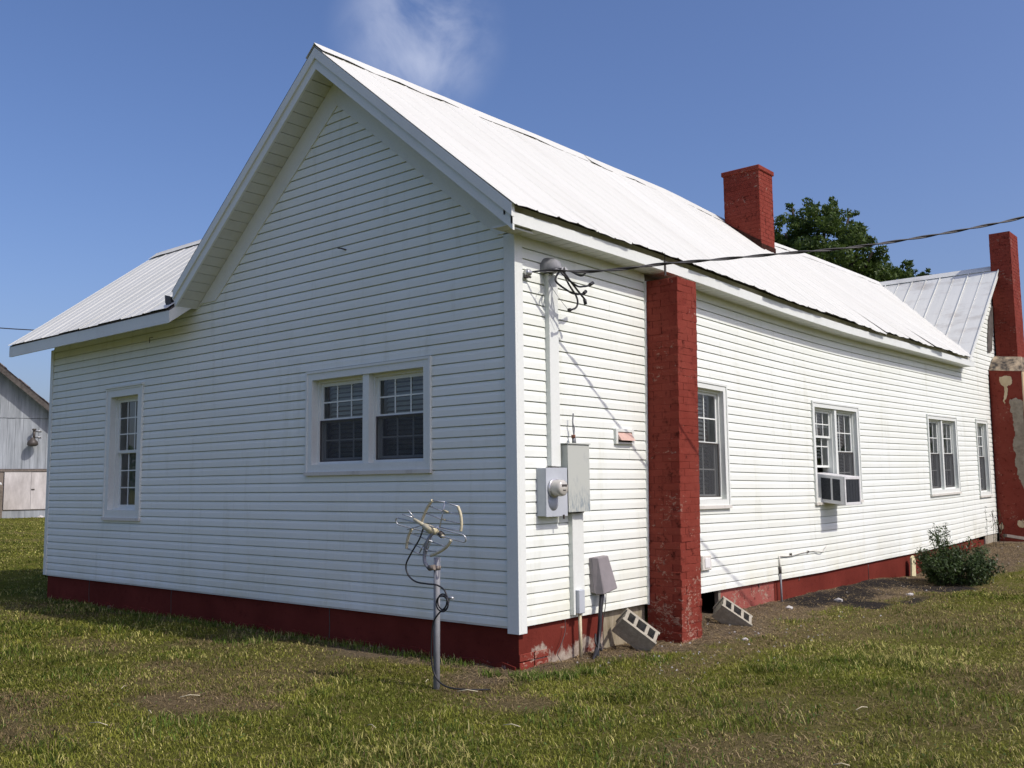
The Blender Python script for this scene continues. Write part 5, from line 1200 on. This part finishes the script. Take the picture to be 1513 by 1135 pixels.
for sg, ue in ((1, UR + .8), (-1, UL - .8)):
    q = MB(); q.hexa([BT(*p) for p in ((BPK, -13.4, zbt(BPK)), (ue, -13.4, zbt(ue)), (ue, .75, zbt(ue)), (BPK, .75, zbt(BPK)), (BPK, -13.4, zbt(BPK) + .08), (ue, -13.4, zbt(ue) + .08), (ue, .75, zbt(ue) + .08), (BPK, .75, zbt(BPK) + .08))]); rf = q.build('roof', BARNR, barn)
    q = MB(); q.hexa([BT(*p) for p in ((BPK, .70, zbt(BPK) - .36), (ue, .70, zbt(ue) - .36), (ue, .74, zbt(ue) - .36), (BPK, .74, zbt(BPK) - .36), (BPK, .70, zbt(BPK)), (ue, .70, zbt(ue)), (ue, .74, zbt(ue)), (BPK, .74, zbt(BPK)))]); q.build('rake_board', DECK, barn)
    q = MB(); q.hexa([BT(*p) for p in ((BPK, .02, zbt(BPK) - .30), (ue, .02, zbt(ue) - .30), (ue, .70, zbt(ue) - .30), (BPK, .70, zbt(BPK) - .30), (BPK, .02, zbt(BPK) - .02), (ue, .02, zbt(ue) - .02), (ue, .70, zbt(ue) - .02), (BPK, .70, zbt(BPK) - .02))]); q.build('eave_underside', DECK, barn)
    for k in range(12):
        a0 = BPK + (ue - BPK) * k / 12; a1 = BPK + (ue - BPK) * (k + 1) / 12 * .999; j = random.uniform(.08, .14)
        q = MB(); q.hexa([BT(*p) for p in ((a0, .60, zbt(a0) + .08), (a1, .60, zbt(a1) + .08), (a1, .80, zbt(a1) + .08), (a0, .80, zbt(a0) + .08), (a0, .60, zbt(a0) + j), (a1, .60, zbt(a1) + j), (a1, .80, zbt(a1) + j), (a0, .80, zbt(a0) + j))]); q.build('edge_sheet', BARNR, rf)
t = thing('barn_light', BO, 'dark pole light on a bracket mounted on the barn wall', 'light fixture')
q = MB(); q.tube([BT(.36, .05, 4.97), BT(.36, .5, 4.95)], .05, 8); q.tube([BT(.36, .42, 4.97), BT(.36, .42, 4.5)], .07, 8); q.build('arm', DKBRZ, t)
q = MB(); q.tube([BT(.36, .42, 4.98), BT(.36, .42, 5.08)], .11, 10); q.build('sensor', DKBRZ, t)
q = MB(); q.lathe([(.07, .35), (.14, .25), (.27, .1), (.29, -.06), (.2, -.14), (0, -.16)], 16, 'z', BT(.30, .45, 4.22)); q.build('shade', DKBRZ, t)
q = MB(); q.tube([BT(.75, .04, 4.97), BT(.42, .04, 4.97)], .03, 6); q.tube([BT(.75, .04, 4.62), BT(.42, .04, 4.62)], .03, 6); q.build('bracket', ALU, t)
t = thing('shed', BT(-2.2, 2.5, 0) + BO, 'small weathered lean-to shed at the left foot of the barn', 'shed')
q = MB(); q.hexa([be * a - bh * n + Vector((0, 0, z)) for a, n, z in ((-2, -2, -.1), (.85, -2, -.1), (.85, .2, -.1), (-2, .2, -.1), (-2, -2, 3.6), (.85, -2, 2.0), (.85, .2, 2.0), (-2, .2, 3.6))]); q.build('wall', WOODG, t)
q = MB(); q.hexa([be * a - bh * n + Vector((0, 0, z)) for a, n, z in ((-2.1, -2.1, 3.66), (1.05, -2.1, 1.90), (1.05, .45, 1.90), (-2.1, .45, 3.66), (-2.1, -2.1, 3.76), (1.05, -2.1, 2.0), (1.05, .45, 2.0), (-2.1, .45, 3.76))]); q.build('roof', TRIM, t)
q = MB(); q.prism([be * a - bh * .52 + Vector((0, 0, z)) for a, z in ((.15, 1.75), (.62, 1.80), (.62, 2.05), (.15, 2.3))], bh * .06); q.build('gable_board', TRIM, t)
# rubble at the foot of the barn
p = BO + BT(.85, .5, 0); rock('stone', p.x, p.y, .2, STONE, 'grey rubble stone lying in the grass at the foot of the barn', 'stone')
# far wires seen left of the house
t = thing('distant_power_line', BO, 'thin dark overhead wire in the distant sky left of the house', 'power line')
q = MB(); q.tube(spline([BT(-14, 6, 10.9), BT(-4, 6, 10.05), BT(2, 6, 9.95), BT(9, 6, 10.2)], 6), .028, 5); q.build('wire', BLACK, t)

# grass ------------------------------------------------------------------------------
cp = np.array([5.5628, -6.6218]); fw = np.array([-.6463, .7632]); rt = np.array([.7632, .6463])
def sample(n, dmin, dmax, half=.62, power=1.0, lo=None):
    u = RNG.random(n); d = (dmin ** power + u * (dmax ** power - dmin ** power)) ** (1 / power); s = RNG.uniform(-half if lo is None else lo[0], half if lo is None else lo[1], n) * d
    p = cp + fw * d[:, None] + rt * s[:, None]; return p[:, 0], p[:, 1]
def inside_house(x, y): return ((x > XL + .02) & (x < -.02) & (y > .02) & (y < YE)) | ((x > 0) & (x < .42) & (y > 2.05) & (y < 2.62)) | ((x > 0) & (x < .7) & (y > 15.95) & (y < 18))
def blades(name, x, y, h, wd, lean, col, m, kind='stuff', lift=1.0):
    n = len(x); z = ground_h(x, y); base = np.stack([x, y, z - .004], 1)
    a = RNG.uniform(0, 2 * np.pi, n); d = np.stack([np.cos(a), np.sin(a), np.zeros(n)], 1); s = np.stack([-np.sin(a), np.cos(a), np.zeros(n)], 1)
    up = np.array([0, 0, 1.0]); w = wd[:, None] * .5; hh = h[:, None]; ll = lean[:, None]
    mid = base + up * hh * .55 * lift + d * hh * ll * .35; tip = base + up * hh * lift * np.sqrt(np.clip(1 - (ll * .8) ** 2, .03, 1)) + d * hh * ll
    v = np.stack([base - s * w, base + s * w, mid + s * w * .8, mid - s * w * .8, tip], 1).reshape(-1, 3)
    me = bpy.data.meshes.new(name); me.vertices.add(n * 5); me.vertices.foreach_set('co', v.reshape(-1).astype(np.float32))
    k = np.arange(n)[:, None] * 5; li = np.concatenate([k + np.array([[0, 1, 2, 3]]), k + np.array([[3, 2, 4]])], 1).reshape(-1)
    me.loops.add(n * 7); me.loops.foreach_set('vertex_index', li.astype(np.int32)); me.polygons.add(n * 2)
    ls = (np.arange(n)[:, None] * 7 + np.array([[0, 4]])).reshape(-1); me.polygons.foreach_set('loop_start', ls.astype(np.int32)); me.update(calc_edges=True)
    at_ = me.attributes.new('tint', 'FLOAT_COLOR', 'POINT'); cc = np.concatenate([col, np.ones((n, 1))], 1); at_.data.foreach_set('color', np.repeat(cc, 5, 0).reshape(-1).astype(np.float32))
    me.materials.append(m); o = bpy.data.objects.new(name, me); COL.objects.link(o); o['kind'] = kind; return o
xs, ys = zip(*[sample(*a) for a in ((130000, 4.4, 9.0, .64, 1.5), (150000, 7.5, 14.5, .62, 1.3), (60000, 13, 30, .62, 1.0), (45000, 15, 56, .6, 1.0, (-.62, -.38)), (40000, 4.0, 18, .6, 1.4, (-1.15, -.60)), (40000, 4.0, 18, .6, 1.4, (.60, 1.15)))]); x = np.concatenate(xs); y = np.concatenate(ys)
dm = dirt_mask(x, y); bm_ = brown_mask(x, y); dens = fbm(x, y, 3.2, 3, 3)
keep = ~inside_house(x, y) & (RNG.random(len(x)) > dm * 1.25 - .02) & (RNG.random(len(x)) > bm_ * .45 + (dens < .38) * .5) & (black_mask(x, y) < .3)
x, y, dm, bm_ = x[keep], y[keep], dm[keep], bm_[keep]; n = len(x)
dc = np.hypot(x - cp[0], y - cp[1]); tuft = fbm(x, y, 2.4, 5, 3)
h = RNG.uniform(.016, .046, n) * (1 + 1.1 * sstep(.52, .72, tuft)) * (1 - .35 * bm_); wd = RNG.uniform(.0042, .0085, n) * np.clip(dc / 9, .9, 5.0)
g0 = np.array([.108, .130, .021]); g1 = np.array([.208, .210, .037]); ye = np.array([.46, .42, .14]); br = np.array([.25, .19, .09]); dk = np.array([.052, .088, .016])
mixv = np.clip(fbm(x, y, .9, 1, 3) * 1.8 - .45 + RNG.normal(0, .28, n), 0, 1)[:, None]
col = g0 * (1 - mixv) + g1 * mixv
col = np.where((tuft > .6)[:, None] & (RNG.random((n, 1)) < .6), dk + (g0 - dk) * RNG.random((n, 1)), col)
yv = (RNG.random(n) < .13 + .26 * sstep(.45, .7, fbm(x, y, .7, 3, 3)))[:, None]; col = np.where(yv, ye * RNG.uniform(.6, 1.1, (n, 1)), col)
bv = (RNG.random(n) < .05 + .75 * bm_)[:, None]; col = np.where(bv, br * RNG.uniform(.45, 1.15, (n, 1)), col)
col = col * (.62 + .75 * fbm(x, y, 1.3, 2, 4) * (.55 + .9 * fbm(x, y, 5.5, 4, 2)))[:, None] * 1.12
grass = blades('grass', x, y, h, wd, RNG.uniform(.5, 1.22, n), col, GRASSM)
# dry thatch and straw on the soil
xs, ys = RNG.uniform(-1.2, 1.9, 90000), RNG.uniform(-1.2, 15.5, 90000); k = (RNG.random(90000) < .12 + .88 * dirt_mask(xs, ys)) & ~inside_house(xs, ys) & (RNG.random(90000) < 1 - .8 * black_mask(xs, ys)); xs, ys = xs[k], ys[k]
x2, y2 = sample(30000, 5, 14, .6, 1.3); k = ~inside_house(x2, y2) & (RNG.random(30000) < .25 + .75 * brown_mask(x2, y2)); xs, ys = np.concatenate([xs, x2[k]]), np.concatenate([ys, y2[k]]); n = len(xs)
col = np.array([.36, .285, .165]) * RNG.uniform(.25, 1.25, (n, 1)) * np.array([1, .96, .88])
blades('dry_thatch', xs, ys, RNG.uniform(.03, .13, n), RNG.uniform(.003, .009, n), RNG.uniform(.85, 1.2, n), col, GRASSM, lift=.28)
tx, ty = [], []
for (cx_, cy_, r, n_) in [(.28, -.22, .18, 300), (.50, -.05, .16, 260), (.62, .25, .14, 160), (-.05, -.32, .12, 110), (.74, 1.1, .12, 70), (-5.6, -.62, .5, 300), (-3.3, -.55, .4, 260), (-7.6, -.5, .5, 260), (1.5, -1.2, .4, 240), (2.3, -.2, .5, 260), (-.6, -3.0, .4, 260), (3.0, -3.2, .5, 380), (-2.9, -2.5, .4, 260), (.9, -2.0, .35, 200), (1.9, 1.6, .5, 260), (2.2, 4.2, .6, 260), (2.6, -1.9, .6, 300), (-1.8, -4.0, .5, 300), (-4.6, -2.6, .6, 300), (1.3, -3.6, .4, 260), (3.4, .9, .6, 260)]:
    a = RNG.uniform(0, 6.28, n_); rr_ = r * np.sqrt(RNG.random(n_)); tx.append(cx_ + rr_ * np.cos(a)); ty.append(cy_ + rr_ * np.sin(a) * .8)
tx.append(RNG.uniform(-9.3, -.4, 2600)); ty.append(-RNG.uniform(.0, .22, 2600) - .0)
tx, ty = np.concatenate(tx), np.concatenate(ty); k = ~inside_house(tx, ty); tx, ty = tx[k], ty[k]; n = len(tx)
col = np.array([.105, .155, .028]) * RNG.uniform(.5, 1.35, (n, 1)); col = np.where(RNG.random((n, 1)) < .15, np.array([.40, .36, .15]), col)
blades('taller_grass', tx, ty, RNG.uniform(.04, .095, n), RNG.uniform(.005, .009, n), RNG.uniform(.3, 1.1, n), col, GRASSM)
wx, wy = sample(9000, 4.6, 15, .6, 1.3); k = ~inside_house(wx, wy) & (fbm(wx, wy, 1.1, 5, 3) > .54) & (dirt_mask(wx, wy) < .3); wx, wy = wx[k], wy[k]; n = len(wx)
wz = ground_h(wx, wy) + RNG.uniform(.012, .035, n); wn_ = RNG.normal(size=(n, 3)) * .45 + np.array([0, 0, 1]); wn_ /= np.linalg.norm(wn_, axis=1, keepdims=True)
leaf_mesh('clover', np.stack([wx, wy, wz], 1), wn_, .013, SHRUBL2, None, .9, kind='stuff')
# long pale straws lying on the lawn
q = MB()
for (cx_, cy_) in [(-1.3, -2.5), (-1.0, -2.9), (-1.1, -3.3), (.6, -2.2), (1.9, -3.4), (2.6, -2.6), (-.2, -.95), (.25, -1.05), (-2.0, -2.6), (1.2, -1.6), (2.9, .2), (3.3, -1.2)]:
    a = random.uniform(0, 3.1); L = random.uniform(.08, .22); z = gz(cx_, cy_) + .03; q.tube([(cx_, cy_, z), (cx_ + L * .5 * math.cos(a), cy_ + L * .5 * math.sin(a), z + .012), (cx_ + L * math.cos(a), cy_ + L * math.sin(a), z)], .003, 4)
q.build('straw', CREAM, None, kind='stuff')
